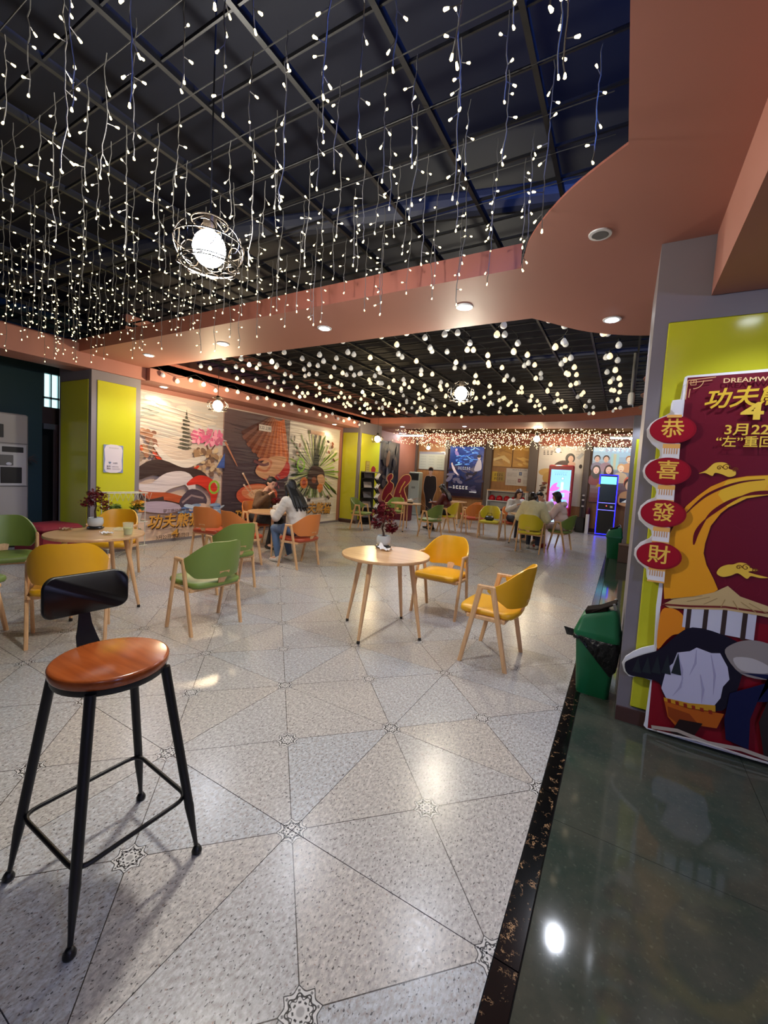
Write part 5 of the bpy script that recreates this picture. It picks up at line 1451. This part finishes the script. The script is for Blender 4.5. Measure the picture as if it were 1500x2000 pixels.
# blue-edged kiosk
t = thing('blue_lit_kiosk', 'black kiosk outlined with glowing blue light strips', 'kiosk', (-.43, 14.42, 0), 0)
M_BLUE = mat('blue_light_strip', (40, 40, 255), .4, emit=3.2, emit_rgb=(30, 30, 255))
B().span(-.25, .25, -.02, .26, .02, 1.90, bev=.015).obj('cabinet', mat('black_kiosk_body', (16, 16, 30), .3), t)
b = B()
for x in (-.245, .245): b.span(x - .012, x + .012, -.036, -.02, .04, 1.89)
for z in (.05, 1.88): b.span(-.245, .245, -.036, -.02, z - .012, z + .012)
b.obj('edge_light', M_BLUE, t)
for z in (.80, 1.02): B().span(-.235, .235, -.032, -.02, z - .008, z + .008).obj('cross_light', mat('pale_blue_strip', (130, 130, 255), .4, emit=1.6, emit_rgb=(110, 110, 255)), t)
B().span(-.215, .215, -.03, -.02, 1.60, 1.83).obj('top_screen', mat('cyan_screen', (130, 220, 236), .25, emit=.9, emit_rgb=(120, 215, 235)), t)
B().span(-.21, .21, -.028, -.02, 1.08, 1.58).obj('dark_glass', mat('dark_kiosk_glass', (58, 74, 96), .15), t)
B().span(-.20, .20, -.026, -.02, .09, .77).obj('lower_door', M_DARK, t)
B().span(.10, .17, -.03, -.02, .88, .94).obj('label_patch', M_PLASTIC_W, t); B().ball((-.0, -.028, .93), .018, 8, 6).obj('red_indicator', mat('red_indicator', (255, 90, 80), .4, emit=1.5), t)
t = thing('yellow_tag', 'small yellow tag stuck on the left edge of the blue lit kiosk', 'tag', (-.70, 14.36, 1.50))
B().prism([(-.07, 0), (.07, 0), (.03, .09), (-.02, .10)], (0, 0, 0), (1, 0, 0), (0, 0, 1), .01).obj('tag_face', mat('yellow_card', (214, 176, 60), .5), t)
# white shelf with red balls
t = thing('white_shelf', 'low white open shelf unit under the notices', 'shelf', (-3.55, 14.75, 0), 0)
M_SH = mat('white_melamine', (200, 202, 200), .4)
for x in (-.66, .66): B().span(x - .015, x + .015, -.2, .2, 0, 1.16).obj('side_panel', M_SH, t)
for z in (.04, .42, .80, 1.145): B().span(-.645, .645, -.2, .2, z - .012, z + .012).obj('shelf_board', M_SH, t)
B().span(-.645, .645, .185, .2, .04, 1.15).obj('back_panel', M_SH, t)
B().span(-.68, .68, -.21, .21, 1.16, 1.19).obj('wooden_top', wood('tan_shelf_top', (196, 140, 90), (210, 160, 104), 1, .4), t)
M_HEL = mat('glossy_red', (168, 22, 34), .14)
for k in range(5):
    o = thing('red_helmet', ('leftmost', 'second', 'third', 'fourth', 'rightmost')[k] + ' glossy red round helmet on the white shelf', 'helmet', (-4.07 + k * .262, 14.70, .812), 0, 'red helmets on the white shelf')
    B().lathe([(.098, 0), (.112, .03), (.112, .07), (.095, .13), (.055, .17), (.01, .182)], n=18).obj('shell', M_HEL, o, True, 60)
    B().lathe([(.112, 0), (.125, .004), (.125, .014), (.11, .02)], n=18).obj('rim', M_HEL, o, True)
o = thing('brown_bag', 'flat brown bag lying on the middle board of the white shelf', 'bag', (-3.45, 14.7, .432))
B().ball((0, 0, .06), (.32, .13, .07), 16, 8).obj('bag_body', mat('rust_brown_fabric', (122, 62, 44), .6), o, True)
B().tube([(-.1, -.1, .1), (-.05, -.14, .14), (.05, -.14, .14), (.1, -.1, .1)], .008, 6).obj('strap', M_DARK, o)
o = thing('black_bag', 'small black bag on the lemon armchair by the white shelf', 'bag', (-2.98, 10.66, .462), .2)
B().box((0, 0, .06), (.22, .12, .12), bev=.03).obj('bag_body', M_DARK, o, True); B().tube([(-.07, 0, .11), (-.05, 0, .19), (.05, 0, .19), (.07, 0, .11)], .007, 6).obj('strap', M_DARK, o)
# air conditioner, cut-out figure, red cut-outs, zigzag rack, left wall poster
t = thing('standing_air_conditioner', 'pale floor-standing air conditioner with a black grille at its top', 'air conditioner', (-7.02, 14.45, 0), 0)
B().span(-.23, .23, -.16, .16, 0, 1.66, bev=.03).obj('case', mat('pale_case', (172, 184, 176), .3), t)
B().span(-.20, .20, -.172, -.16, 1.34, 1.60, bev=.01).obj('dark_grille', mat('dark_grille', (36, 42, 42), .4), t)
for k in range(7): B().span(-.19, .19, -.178, -.171, 1.37 + k * .032, 1.376 + k * .032).obj('grille_slat', mat('dark_grille_slat', (60, 66, 66), .4), t)
B().span(-.08, .08, -.166, -.16, 1.02, 1.10).obj('badge_panel', mat('grey_badge', (130, 138, 132), .4), t); B().span(-.2, .2, -.166, -.16, .1, .5).obj('lower_grille', mat('pale_grille', (150, 160, 152), .4), t)
t = thing('standing_cutout', 'life-size cardboard cut-out of a standing person in black', 'cut-out', (-6.25, 14.1, 0))
ol = spline([(-.12, 0), (-.14, .5), (-.20, .82), (-.27, 1.05), (-.25, 1.35), (-.20, 1.52), (-.08, 1.58), (-.06, 1.62), (-.10, 1.72), (-.085, 1.83), (0, 1.87), (.085, 1.83), (.10, 1.72), (.06, 1.62), (.08, 1.58), (.22, 1.52), (.26, 1.35), (.28, 1.05), (.20, .82), (.14, .5), (.12, 0)], 3)
P2 = [tuple(p) for p in ol]
B().prism(P2, (0, .008, 0), (1, 0, 0), (0, 0, 1), .008).obj('card', mat('tan_card_edge', (196, 160, 130), .6), t)
A = Art((0, -.0005, 0), (1, 0, 0), (0, 0, 1), .0008)
A.poly([(p[0] * .93, p[1] * .985 + .01) for p in P2 if p[1] < 1.56], (30, 24, 28)); A.ell(0, 1.58, .055, .07, (196, 160, 146)); A.ell(0, 1.72, .072, .10, (214, 180, 166)); A.ell(0, 1.79, .085, .06, (24, 18, 20)); A.ell(-.07, 1.76, .02, .05, (24, 18, 20)); A.ell(.07, 1.76, .02, .05, (24, 18, 20))
for q in (-1, 1): A.ell(q * .028, 1.73, .012, .006, (30, 22, 22), 8); A.band([(q * .015, 1.75), (q * .042, 1.753)], .006, (30, 22, 22))
A.ell(0, 1.675, .022, .007, (170, 96, 92), 10); A.band([(0, 1.725), (.006, 1.70)], .006, (190, 150, 136)); A.band([(-.2, 1.1), (0, 1.02), (.2, 1.1)], .012, (46, 38, 42))
A.obj('printed_face', MP, t)
t = thing('red_cutout_display', 'pair of dark red curved cut-outs with gold outlines on a red stand', 'display', (-6.74, 12.25, 0), .08)
M_CR = mat('dark_red_card', (122, 22, 38), .5); M_GO = mat('gold_edge', (206, 156, 92), .45)
def fret(pts, y):
    pl = [tuple(p) for p in spline(pts, 4, True)]
    B().prism(pl, (0, y, 0), (1, 0, 0), (0, 0, 1), .02).obj('curved_panel', M_CR, t)
    B().tube([(p[0], y - .022, p[1]) for p in pl], .014, 6, closed=True).obj('gold_outline', M_GO, t)
fret([(-.42, .62), (-.40, .9), (-.30, 1.1), (-.22, 1.22), (-.28, 1.36), (-.20, 1.50), (-.08, 1.52), (-.06, 1.40), (-.14, 1.28), (-.02, 1.18), (-.04, .98), (-.16, .80), (-.2, .62)], 0)
fret([(-.02, .55), (.0, .85), (.06, 1.1), (.16, 1.32), (.32, 1.50), (.52, 1.52), (.58, 1.36), (.46, 1.18), (.36, 1.05), (.42, .85), (.5, .62), (.3, .52)], .06)
fret([(-.28, .55), (-.2, .75), (-.1, .86), (.02, .74), (.06, .56)], -.06)
A = Art((0, .036, 0), (1, 0, 0), (0, 0, 1), .001)
for pts in (((.2, .9), (.26, 1.1), (.38, 1.3)), ((.3, .7), (.24, .85))): A.band(list(pts), .04, (196, 150, 70))
A.obj('gold_print', MP, t)
B().span(-.58, .62, -.10, .22, .0, .56, bev=.02).obj('plinth', mat('dark_red_plinth', (98, 20, 38), .5), t)
g_ = B()
for k in range(9):
    a = -.5 + k * .12; g_.tube([(.35, -.16, .50), (.45 + k * .06, -.2 + a * .3, .64 + .02 * k), (.55 + k * .09, -.2 + a * .5, .62 - .02 * k)], [.006, .003], 5)
o = g_.obj('dried_stems', mat('tan_dried_stem', (176, 130, 84), .6), t); o['kind'] = 'stuff'
t = thing('zigzag_rack', 'black and white zigzag magazine rack beside the far lime pillar', 'rack', (-6.52, 10.36, 0), math.radians(62))
B().span(-.22, .22, .12, .16, 0, 1.52).obj('back_panel', mat('black_rack_back', (26, 26, 30), .4), t)
for k in range(5):
    z = .18 + k * .29
    B().box((-.06, -.0, z), (.34, .22, .018), 0, -.25, 0).obj('shelf_tray', mat('black_rack', (30, 30, 34), .3), t)
    B().box((-.06, .02, z + .10), (.26, .012, .20), 0, -.35).obj('magazine_stack', mat('pale_magazine', (150, 142, 140), .4) if k % 2 else mat('grey_magazine', (96, 92, 96), .4), t)
for k in range(10):
    B().box((.20, -.09, .12 + k * .145), (.085, .05, .21), 0, 0, .6 if k % 2 else -.6).obj('zigzag_strip', M_PLASTIC_W if k % 2 else mat('black_strip', (24, 24, 26), .25), t)
B().span(-.22, .22, -.1, .16, 0, .05).obj('foot', M_DARK, t); B().span(-.24, .24, -.12, .16, 1.52, 1.55).obj('top_tray', mat('grey_top', (120, 116, 116), .4), t)
t = thing('pink_note_card', 'small pink rounded card standing on top of the zigzag rack', 'card', (-6.46, 10.42, 1.55))
B().prism([tuple(p) for p in spline([(-.06, 0), (-.07, .1), (0, .17), (.07, .1), (.06, 0)], 3, True)], (0, 0, 0), (1, 0, 0), (0, 0, 1), .012).obj('card_face', mat('crimson_card', (140, 40, 56), .5), t)
t, A = sign('wall_poster', 'large dark film poster on the left wall beyond the far lime pillar', (-7.39, 11.75, 1.05), (0, 1, 0), (0, 0, 1), 1.9, 1.62, .03, M_FRAME, 'poster')
A.rect(.03, .03, 1.87, 1.59, (30, 28, 40))
for k in range(60): A.ell(r.uniform(.1, 1.75), r.uniform(.1, 1.5), r.uniform(.04, .2), r.uniform(.05, .25), r.choice(((50, 46, 58), (72, 64, 68), (34, 30, 44), (28, 30, 60), (90, 76, 70), (20, 18, 26))), 12, r.uniform(-.4, .4))
A.ell(1.0, 1.0, .12, .3, (136, 98, 74), 16, -.2); A.band([(.95, .2), (1.0, .5), (.98, .7)], [.1, .14, .05], (110, 110, 116)); A.band([(1.35, .25), (1.4, .6)], [.16, .08], (96, 104, 112))
A.obj('printed_face', MP, t)
t, A = sign('small_pillar_notice', 'small tan framed notice on the far lime pillar', (-6.766, 10.45, 1.52), (0, 1, 0), (0, 0, 1), .22, .34, .012, mat('tan_frame', (150, 120, 50), .5), 'notice')
A.rect(.02, .02, .20, .32, (176, 160, 74)); A.scribble(.05, .06, .12, .2, (120, 104, 60), 3, 60); A.obj('printed_face', MP, t)
# things under and beside the light box
t = thing('small_cabinet', 'small tan cabinet under the blue light box poster', 'cabinet', (-5.55, 14.7, 0))
B().span(-.30, .30, -.2, .2, 0, .62, bev=.008).obj('body', mat('tan_cabinet', (206, 158, 88), .5), t); B().span(-.32, .32, -.22, .22, .62, .65).obj('top', mat('grey_tan_top', (140, 116, 92), .4), t)
for x in (-.15, .15): d = B().span(x - .14, x + .14, -.212, -.2, .04, .60).obj('door', mat('tan_cabinet_door', (212, 166, 96), .5), t); B().ball((x * .2, -.22, .35), .012, 8, 6).obj('knob', M_STEEL, d)
def tissue_box(x, y, z, label):
    t = thing('tissue_box', label, 'tissue box', (x, y, z), .3)
    B().box((0, 0, .018), (.15, .10, .036), bev=.006).obj('dark_base', M_DARK, t); B().box((0, 0, .068), (.145, .095, .066), bev=.012).obj('box', mat('white_grey_box', (206, 206, 204), .35), t, True)
    B().add([(-.03, 0, .10), (.03, 0, .10), (.035, .015, .14), (-.02, -.01, .135)], [(0, 1, 2, 3)]).obj('tissue_sheet', mat('white_tissue', (236, 234, 232), .8), t)
tissue_box(-5.05, 10.15, .75, 'white tissue box with dark base on the table before the red cut-outs')
tissue_box(-5.0, 12.95, .75, 'white tissue box on the small far table under the light box')
tissue_box(-5.20, 5.30, .75, 'grey tissue box on the table between the man and the woman in white')
t = thing('maple_bonsai', 'small dark red bonsai behind the tissue box on the couple\'s table', 'potted plant', (-5.33, 5.40, .75))
B().lathe([(.05, 0), (.05, .05), (.03, .06)], n=14).obj('pot', mat('dark_red_pot', (70, 16, 20), .4), t, True)
f = B(); leaf_cloud(f, (0, 0, .17), .09, 120, .03, 77); o = f.obj('foliage', M_LEAFR, t); o['kind'] = 'stuff'; B().tube([(0, 0, .05), (0, 0, .17)], .006, 6).obj('trunk', M_BARK, t)
t = thing('white_stand_post', 'white slim post standing beside the blue lit kiosk', 'post', (-.93, 14.5, 0))
B().span(-.05, .05, -.05, .05, 0, .62, bev=.008).obj('post', M_PLASTIC_W, t); B().lathe([(.05, .62), (.06, .66), (.05, .80), (.02, .84)], n=12).obj('dark_red_top', mat('dark_red_top', (84, 20, 28), .4), t, True)
t = thing('grey_sprayer_stand', 'dark stand with white fittings between the two kiosks', 'stand', (-1.15, 14.7, 0))
B().tube([(0, 0, 0), (0, 0, 1.25)], .035, 10).obj('post', mat('grey_dark_post', (70, 68, 68), .5), t, True); B().span(-.14, .14, -.1, .1, 0, .5, bev=.03).obj('base_bag', M_DARK, t, True)
for z in (.85, 1.05, 1.2): B().box((.04, -.05, z), (.07, .06, .05), bev=.01).obj('white_fitting', M_PLASTIC_W, t)

# ------------------------------------------------------------------ people
def blob(name, segs, m, parent, voxel=.012, smooth=4, extra=None):
    """one continuous surface grown from tapering limb segments ((p, r), (q, s)) and ellipsoids"""
    b = B()
    for s in segs:
        if s[0] == 'e':
            b.ball(s[1], s[2], 14, 10, s[3] if len(s) > 3 else None); continue
        (p, r), (q, t) = s
        p, q = Vector(p), Vector(q); L = (q - p).length; k = max(2, int(L / (min(r, t) * .7)))
        for i in range(k + 1):
            u = i / k; b.ball(p.lerp(q, u), r + (t - r) * u, 10, 6)
    me = b.mesh(name)
    o = bpy.data.objects.new(name, me); COL.objects.link(o)
    md = o.modifiers.new('r', 'REMESH'); md.mode = 'VOXEL'; md.voxel_size = voxel
    sm = o.modifiers.new('s', 'SMOOTH'); sm.factor = .5; sm.iterations = smooth
    dg = bpy.context.evaluated_depsgraph_get()
    nm = bpy.data.meshes.new_from_object(o.evaluated_get(dg))
    bpy.data.objects.remove(o); bpy.data.meshes.remove(me)
    if extra is not None:
        bm = bmesh.new(); bm.from_mesh(nm); em = extra.mesh('x'); bm.from_mesh(em); bm.to_mesh(nm); bm.free(); bpy.data.meshes.remove(em)
    nm.name = name; nm.polygons.foreach_set('use_smooth', [True] * len(nm.polygons))
    nm.materials.clear(); nm.materials.append(m)
    o = bpy.data.objects.new(name, nm); COL.objects.link(o); o.parent = parent
    return o
M_SKIN = mat('skin', (206, 160, 134), .5); M_EYE = mat('dark_eye', (30, 24, 22), .3); M_LIP = mat('lip', (176, 92, 86), .4)
M_HAIR = mat('black_hair', (14, 12, 13), .55); M_HAIR2 = mat('dark_brown_hair', (30, 20, 18), .4)
def hand(b, w, d, up, side, s=1.0, curl=.8):
    """palm with four fingers and a thumb; w wrist, d pointing direction, up back of hand, side thumb side"""
    w, d, up, side = Vector(w), Vector(d).normalized(), Vector(up).normalized(), Vector(side).normalized()
    segs = [((w, .024 * s), (w + d * .045 * s + side * .012 * s, .021 * s)), ((w + d * .02 * s - side * .012 * s, .020 * s), (w + d * .075 * s - side * .018 * s, .017 * s)), ((w + d * .03 * s + side * .008 * s, .019 * s), (w + d * .078 * s + side * .018 * s, .017 * s))]
    for k, (o, L) in enumerate(((.028, .066), (.010, .076), (-.010, .070), (-.028, .054))):
        p = w + d * .07 * s + side * o * s; dd = d.copy(); pts = [p]
        for j in range(3):
            dd = (dd - up * curl * (.28 + .14 * j)).normalized(); p = p + dd * L * s * (.42, .33, .25)[j]; pts.append(p)
        b.tube(pts, [.0088 * s, .0084 * s, .0076 * s, .0058 * s], 7)
    p = w + d * .022 * s + side * .022 * s
    b.tube([p, p + (d * .5 + side * .8) * .034 * s, p + (d * .9 + side * .8 - up * .3) * .054 * s], [.011 * s, .0095 * s, .007 * s], 7)
    return segs
def person(label, x, y, deg, J, col_top, col_leg, col_shoe, hair='short', voxel=.013, loose=0.0, hairm=None, hood=False, legs_bare=False, s=1.0):
    t = thing('person', label, 'person', (x, y, 0), math.radians(deg))
    V = {k: Vector(v) for k, v in J.items()}
    hd, nk, ch, pv = V['head'], V['neck'], V['chest'], V['pelvis']
    face = V.get('face', Vector((0, 1, 0))).normalized(); upv = (hd - nk).normalized(); upv = (upv - face * upv.dot(face)).normalized(); sd = face.cross(upv)
    RH = Matrix((sd, face, upv)).transposed()
    hp = lambda a, b2, c: hd + RH @ Vector((a, b2, c))
    seg = [('e', hp(0, -.008, .022), (.074, .092, .098), RH), ('e', hp(0, .018, -.038), (.056, .070, .070), RH), ('e', hp(0, .088, -.012), (.013, .018, .022), RH), ('e', hp(0, .075, -.072), (.030, .022, .022), RH)]
    for q in (-1, 1): seg.append(('e', hp(q * .076, -.008, -.004), (.010, .022, .032), RH))
    seg += [((hp(0, -.01, -.06), .052), (nk, .052)), ((nk, .058), (ch, .115)), ((ch, .125), (pv, .13)), ]
    fing = B()
    for q, S in ((-1, 'l'), (1, 'r')):
        sh, el, wr = V['sh' + S], V['el' + S], V['wr' + S]; hp_, kn, an, to = V['hip' + S], V['kn' + S], V['an' + S], V['to' + S]
        seg += [((ch + Vector((q * .06, 0, .06)), .085), (sh, .056)), ((sh, .050), (el, .038)), ((el, .038), (wr, .025))]
        d = (wr - el).normalized(); up = Vector((0, 0, 1)) if abs(d.z) < .9 else Vector((0, 1, 0)); side = d.cross(up) * (q if True else 1) * -1
        up = (up - d * d.dot(up)).normalized()
        seg += hand(fing, wr, d, up, side.normalized())
        seg += [((pv + Vector((q * .06, 0, 0)), .11), (hp_, .090)), ((hp_, .088), (kn, .058)), ((kn, .056), (an, .036)), ((an, .040), (to, .032))]
    body = blob('body', seg, M_SKIN, t, voxel, 3, fing)
    # eyes, brows, mouth
    for q in (-1, 1):
        B().ball(hp(q * .030, .0785, .010), (.0105, .006, .006), 8, 6, RH).obj('eye', M_EYE, t, True)
        B().ball(hp(q * .031, .081, .030), (.016, .006, .0035), 8, 5, RH).obj('eyebrow', hairm or M_HAIR, t, True)
    B().ball(hp(0, .086, -.056), (.020, .007, .006), 8, 6, RH).obj('mouth', M_LIP, t, True)
    # clothing follows the body
    c = .016 + loose
    top = [((nk - Vector((0, 0, .035)), .066 + loose * .4), (ch, .125 + c)), ((ch, .130 + c), (pv + Vector((0, 0, -.02)), .128 + c))]
    for q, S in ((-1, 'l'), (1, 'r')):
        sh, el, wr = V['sh' + S], V['el' + S], V['wr' + S]
        top += [((ch + Vector((q * .06, 0, .06)), .088 + c), (sh, .058 + c)), ((sh, .056 + c), (el, .044 + c)), ((el, .045 + c), (wr.lerp(el, .10), .032 + c * .8))]
    if hood: top += [('e', nk + Vector((0, -.10, -.005)), (.12, .075, .065))]
    blob('top', top, col_top, t, voxel, 3)
    leg = [((pv + Vector((0, 0, -.02)), .13), (pv + Vector((0, 0, -.05)), .128))]
    for q, S in ((-1, 'l'), (1, 'r')):
        hp_, kn, an = V['hip' + S], V['kn' + S], V['an' + S]
        leg += [((pv + Vector((q * .06, 0, -.01)), .118), (hp_, .100)), ((hp_, .100), (kn, .070)), ((kn, .070), (an + (kn - an).normalized() * .03, .052))]
    blob('trousers', leg, col_leg, t, voxel, 3)
    for q, S in ((-1, 'l'), (1, 'r')):
        an, to = V['an' + S], V['to' + S]; d = (to - an); d.z = 0; d.normalize()
        b0 = Vector((an.x, an.y, 0))
        sh_ = [('e', b0 + d * .03 + Vector((0, 0, .040)), (.045, .045, .036)), ((b0 - d * .03 + Vector((0, 0, .045)), .042), (b0 + d * .10 + Vector((0, 0, .036)), .038)), ((b0 + d * .10 + Vector((0, 0, .034)), .036), (b0 + d * .155 + Vector((0, 0, .030)), .028)), ((b0 + Vector((0, 0, .06)), .042), (Vector((an.x, an.y, .10)), .044))]
        dz = to.z - .035
        o = blob('shoe', sh_, col_shoe, t, .011, 2)
        o.location.z = max(0.0, dz - .004)
    # hair
    hm = hairm or M_HAIR
    cap = [('e', hp(0, -.022, .042), (.086, .094, .092), RH), ('e', hp(0, -.045, .0), (.084, .075, .085), RH)]
    if hair == 'short': cap += [('e', hp(0, .03, .098), (.06, .055, .028), RH)]
    if hair == 'long':
        for q in range(-4, 5):
            a = q / 4; p0 = hp(a * .075, -.05 + .03 * abs(a), .02); p1 = nk + Vector((a * .10, -.105 + .03 * abs(a), .0)); p2 = ch + Vector((a * .125, -.185 + .045 * abs(a), .06 - .05 * (q % 2) - loose))
            cap += [((p0, .038), (p1, .036)), ((p1, .036), (p2, .016))]
        for q in (-1, 1): cap += [((hp(q * .078, .02, .03), .022), (hp(q * .088, .012, -.12), .022)), ((hp(q * .088, .012, -.12), .022), (hp(q * .10, .02, -.30), .008))]
    if hair == 'bob':
        for q in range(-4, 5):
            a = q / 4; cap += [((hp(a * .078, -.045 + .035 * abs(a), .02), .036), (hp(a * .085, -.055 + .04 * abs(a), -.12), .026))]
    if hair in ('long', 'bob'): cap += [('e', hp(0, .048, .088), (.062, .04, .026), RH)]
    blob('hair', cap, hm, t, .009, 3)
    return t
def seated(lean=0.0, head=(0, 0, 0), face=(0, 1, 0), wl=(-.12, .42, .80), wr=(.12, .42, .80), kspread=.10, kf=.44, af=.40, twist=0.0, sp=.0, elz=.0, footup=(0, 0), afl=None):
    py, pz = -.06, .565
    ch = Vector((0, py + .03 + lean * .30, pz + .30)); nk = Vector((0, py + .02 + lean * .52, pz + .50)); hd = nk + Vector((head[0], .03 + lean * .12 + head[1], .155 + head[2]))
    J = dict(pelvis=(0, py, pz), chest=ch, neck=nk, head=hd, face=face)
    for q, S, w_, fu in ((-1, 'l', wl, footup[0]), (1, 'r', wr, footup[1])):
        sh = Vector((q * .165, ch.y + (nk.y - ch.y) * .6, nk.z - .075)); w = Vector(w_)
        mid = (sh + w) / 2; dl = w - sh; L = min(dl.length, .50); drop = math.sqrt(max(.0, .265 ** 2 - (L / 2) ** 2))
        el = mid + Vector((q * .5, -.25, -.75)).normalized() * drop
        J['sh' + S] = sh; J['el' + S] = el; J['wr' + S] = w
        a = af if afl is None or q > 0 else afl
        J['hip' + S] = (q * .09, py + .06, pz - .02); J['kn' + S] = (q * kspread, kf, .53); J['an' + S] = (q * (kspread + sp), a, .085 + fu); J['to' + S] = (q * (kspread + sp + .02), a + .13, .035 + fu)
    return J
C_ = lambda n, c, r=.75, bmp=.25: mat(n, c, r, bump=bmp, bscale=45)
J = seated(lean=.35, head=(0, .03, -.02), face=(.25, 1, -.35), wl=(-.20, .36, .79), wr=(.14, .30, 1.0), kf=.42, af=.30)
person('man with short dark hair in a brown jacket seated at the couple\'s table', -5.93, 5.58, -82, J, C_('brown_jacket', (88, 60, 34)), C_('charcoal_trousers', (34, 34, 38)), mat('dark_shoe', (36, 36, 38), .5), 'short', .014, .006)
J = seated(lean=.30, head=(0, .02, -.02), face=(-.1, 1, -.3), wl=(-.16, .40, .80), wr=(.16, .40, .80), kf=.42, af=.28, sp=.02)
person('woman with long black hair in a white sweater and jeans seated at the near table', -4.42, 4.95, 84, J, C_('white_sweater', (206, 200, 190)), C_('blue_jeans', (86, 110, 142)), mat('white_shoe', (214, 210, 200), .5), 'long', .013, .012)
J = seated(lean=.10, head=(0, .05, -.03), face=(0, 1, -.55), wl=(-.08, .36, .78), wr=(.10, .36, .78), kf=.44, af=.52, afl=.30, sp=.0)
person('long-haired woman in dark red and black looking at her phone at the far table', -4.35, 10.95, 92, J, C_('dark_red_top', (104, 22, 34)), C_('black_trousers', (20, 20, 23)), mat('black_shoe', (20, 20, 22), .4), 'long', .016, .006, M_HAIR2)
o = thing('phone', 'dark phone held by the woman in dark red', 'phone', (-4.79, 10.95, .80), .3); B().box((0, 0, 0), (.012, .075, .15), 0, 0, -.5, bev=.004).obj('case', M_DARK, o); B().box((.008, 0, .004), (.002, .066, .135), 0, 0, -.5).obj('screen_glass', mat('lit_phone_glass', (150, 160, 176), .2, emit=.3), o)
J = seated(lean=.45, head=(-.06, .06, -.06), face=(-.2, 1, -.5), wl=(-.22, .40, .79), wr=(.16, .40, .79), kf=.42, af=.36)
person('person in a puffy cream jacket seen from behind on the lemon armchair', -1.72, 9.42, -2, J, C_('cream_jacket', (222, 214, 178), .8, .5), C_('navy_jeans', (40, 48, 72)), mat('grey_shoe', (150, 148, 146), .5), 'bob', .016, .045, M_HAIR2, True)
J = seated(lean=.40, head=(.06, .06, -.05), face=(.1, 1, -.45), wl=(-.16, .38, .80), wr=(.2, .36, .86), kf=.40, af=.32)
person('dark-haired person in a pale jacket leaning over the table across from the cream jacket', -1.72, 11.12, 176, J, C_('pale_jacket', (206, 206, 196)), C_('dark_jeans', (44, 46, 60)), mat('grey_shoe', (150, 148, 146), .5), 'short', .016, .02)
J = seated(lean=.15, head=(0, .03, -.01), face=(0, 1, -.3), wl=(-.12, .36, .79), wr=(.08, .38, .80), kf=.42, af=.36, sp=.0)
person('girl with dark bobbed hair in a pale pink hoodie seated in profile', -1.22, 10.22, 82, J, C_('pale_pink_hoodie', (226, 198, 198), .8), C_('pink_grey_trousers', (206, 184, 184)), mat('red_shoe', (176, 60, 56), .5), 'bob', .015, .02, None, True)
J = seated(lean=.25, head=(0, .04, -.02), face=(0, 1, -.4), wl=(-.10, .36, .80), wr=(.12, .34, .92), kf=.42, af=.36)
person('reddish-haired person in white holding a phone on the left of the far right table', -2.44, 11.02, -140, J, C_('white_top', (210, 206, 202)), C_('dark_jeans', (44, 46, 60)), mat('grey_shoe', (150, 148, 146), .5), 'bob', .016, .01, mat('reddish_hair', (52, 24, 24), .4))
chair('orange', -2.47, 11.05, -140, 'orange armchair hidden behind the cream jacket on the left of the far right table', G1)
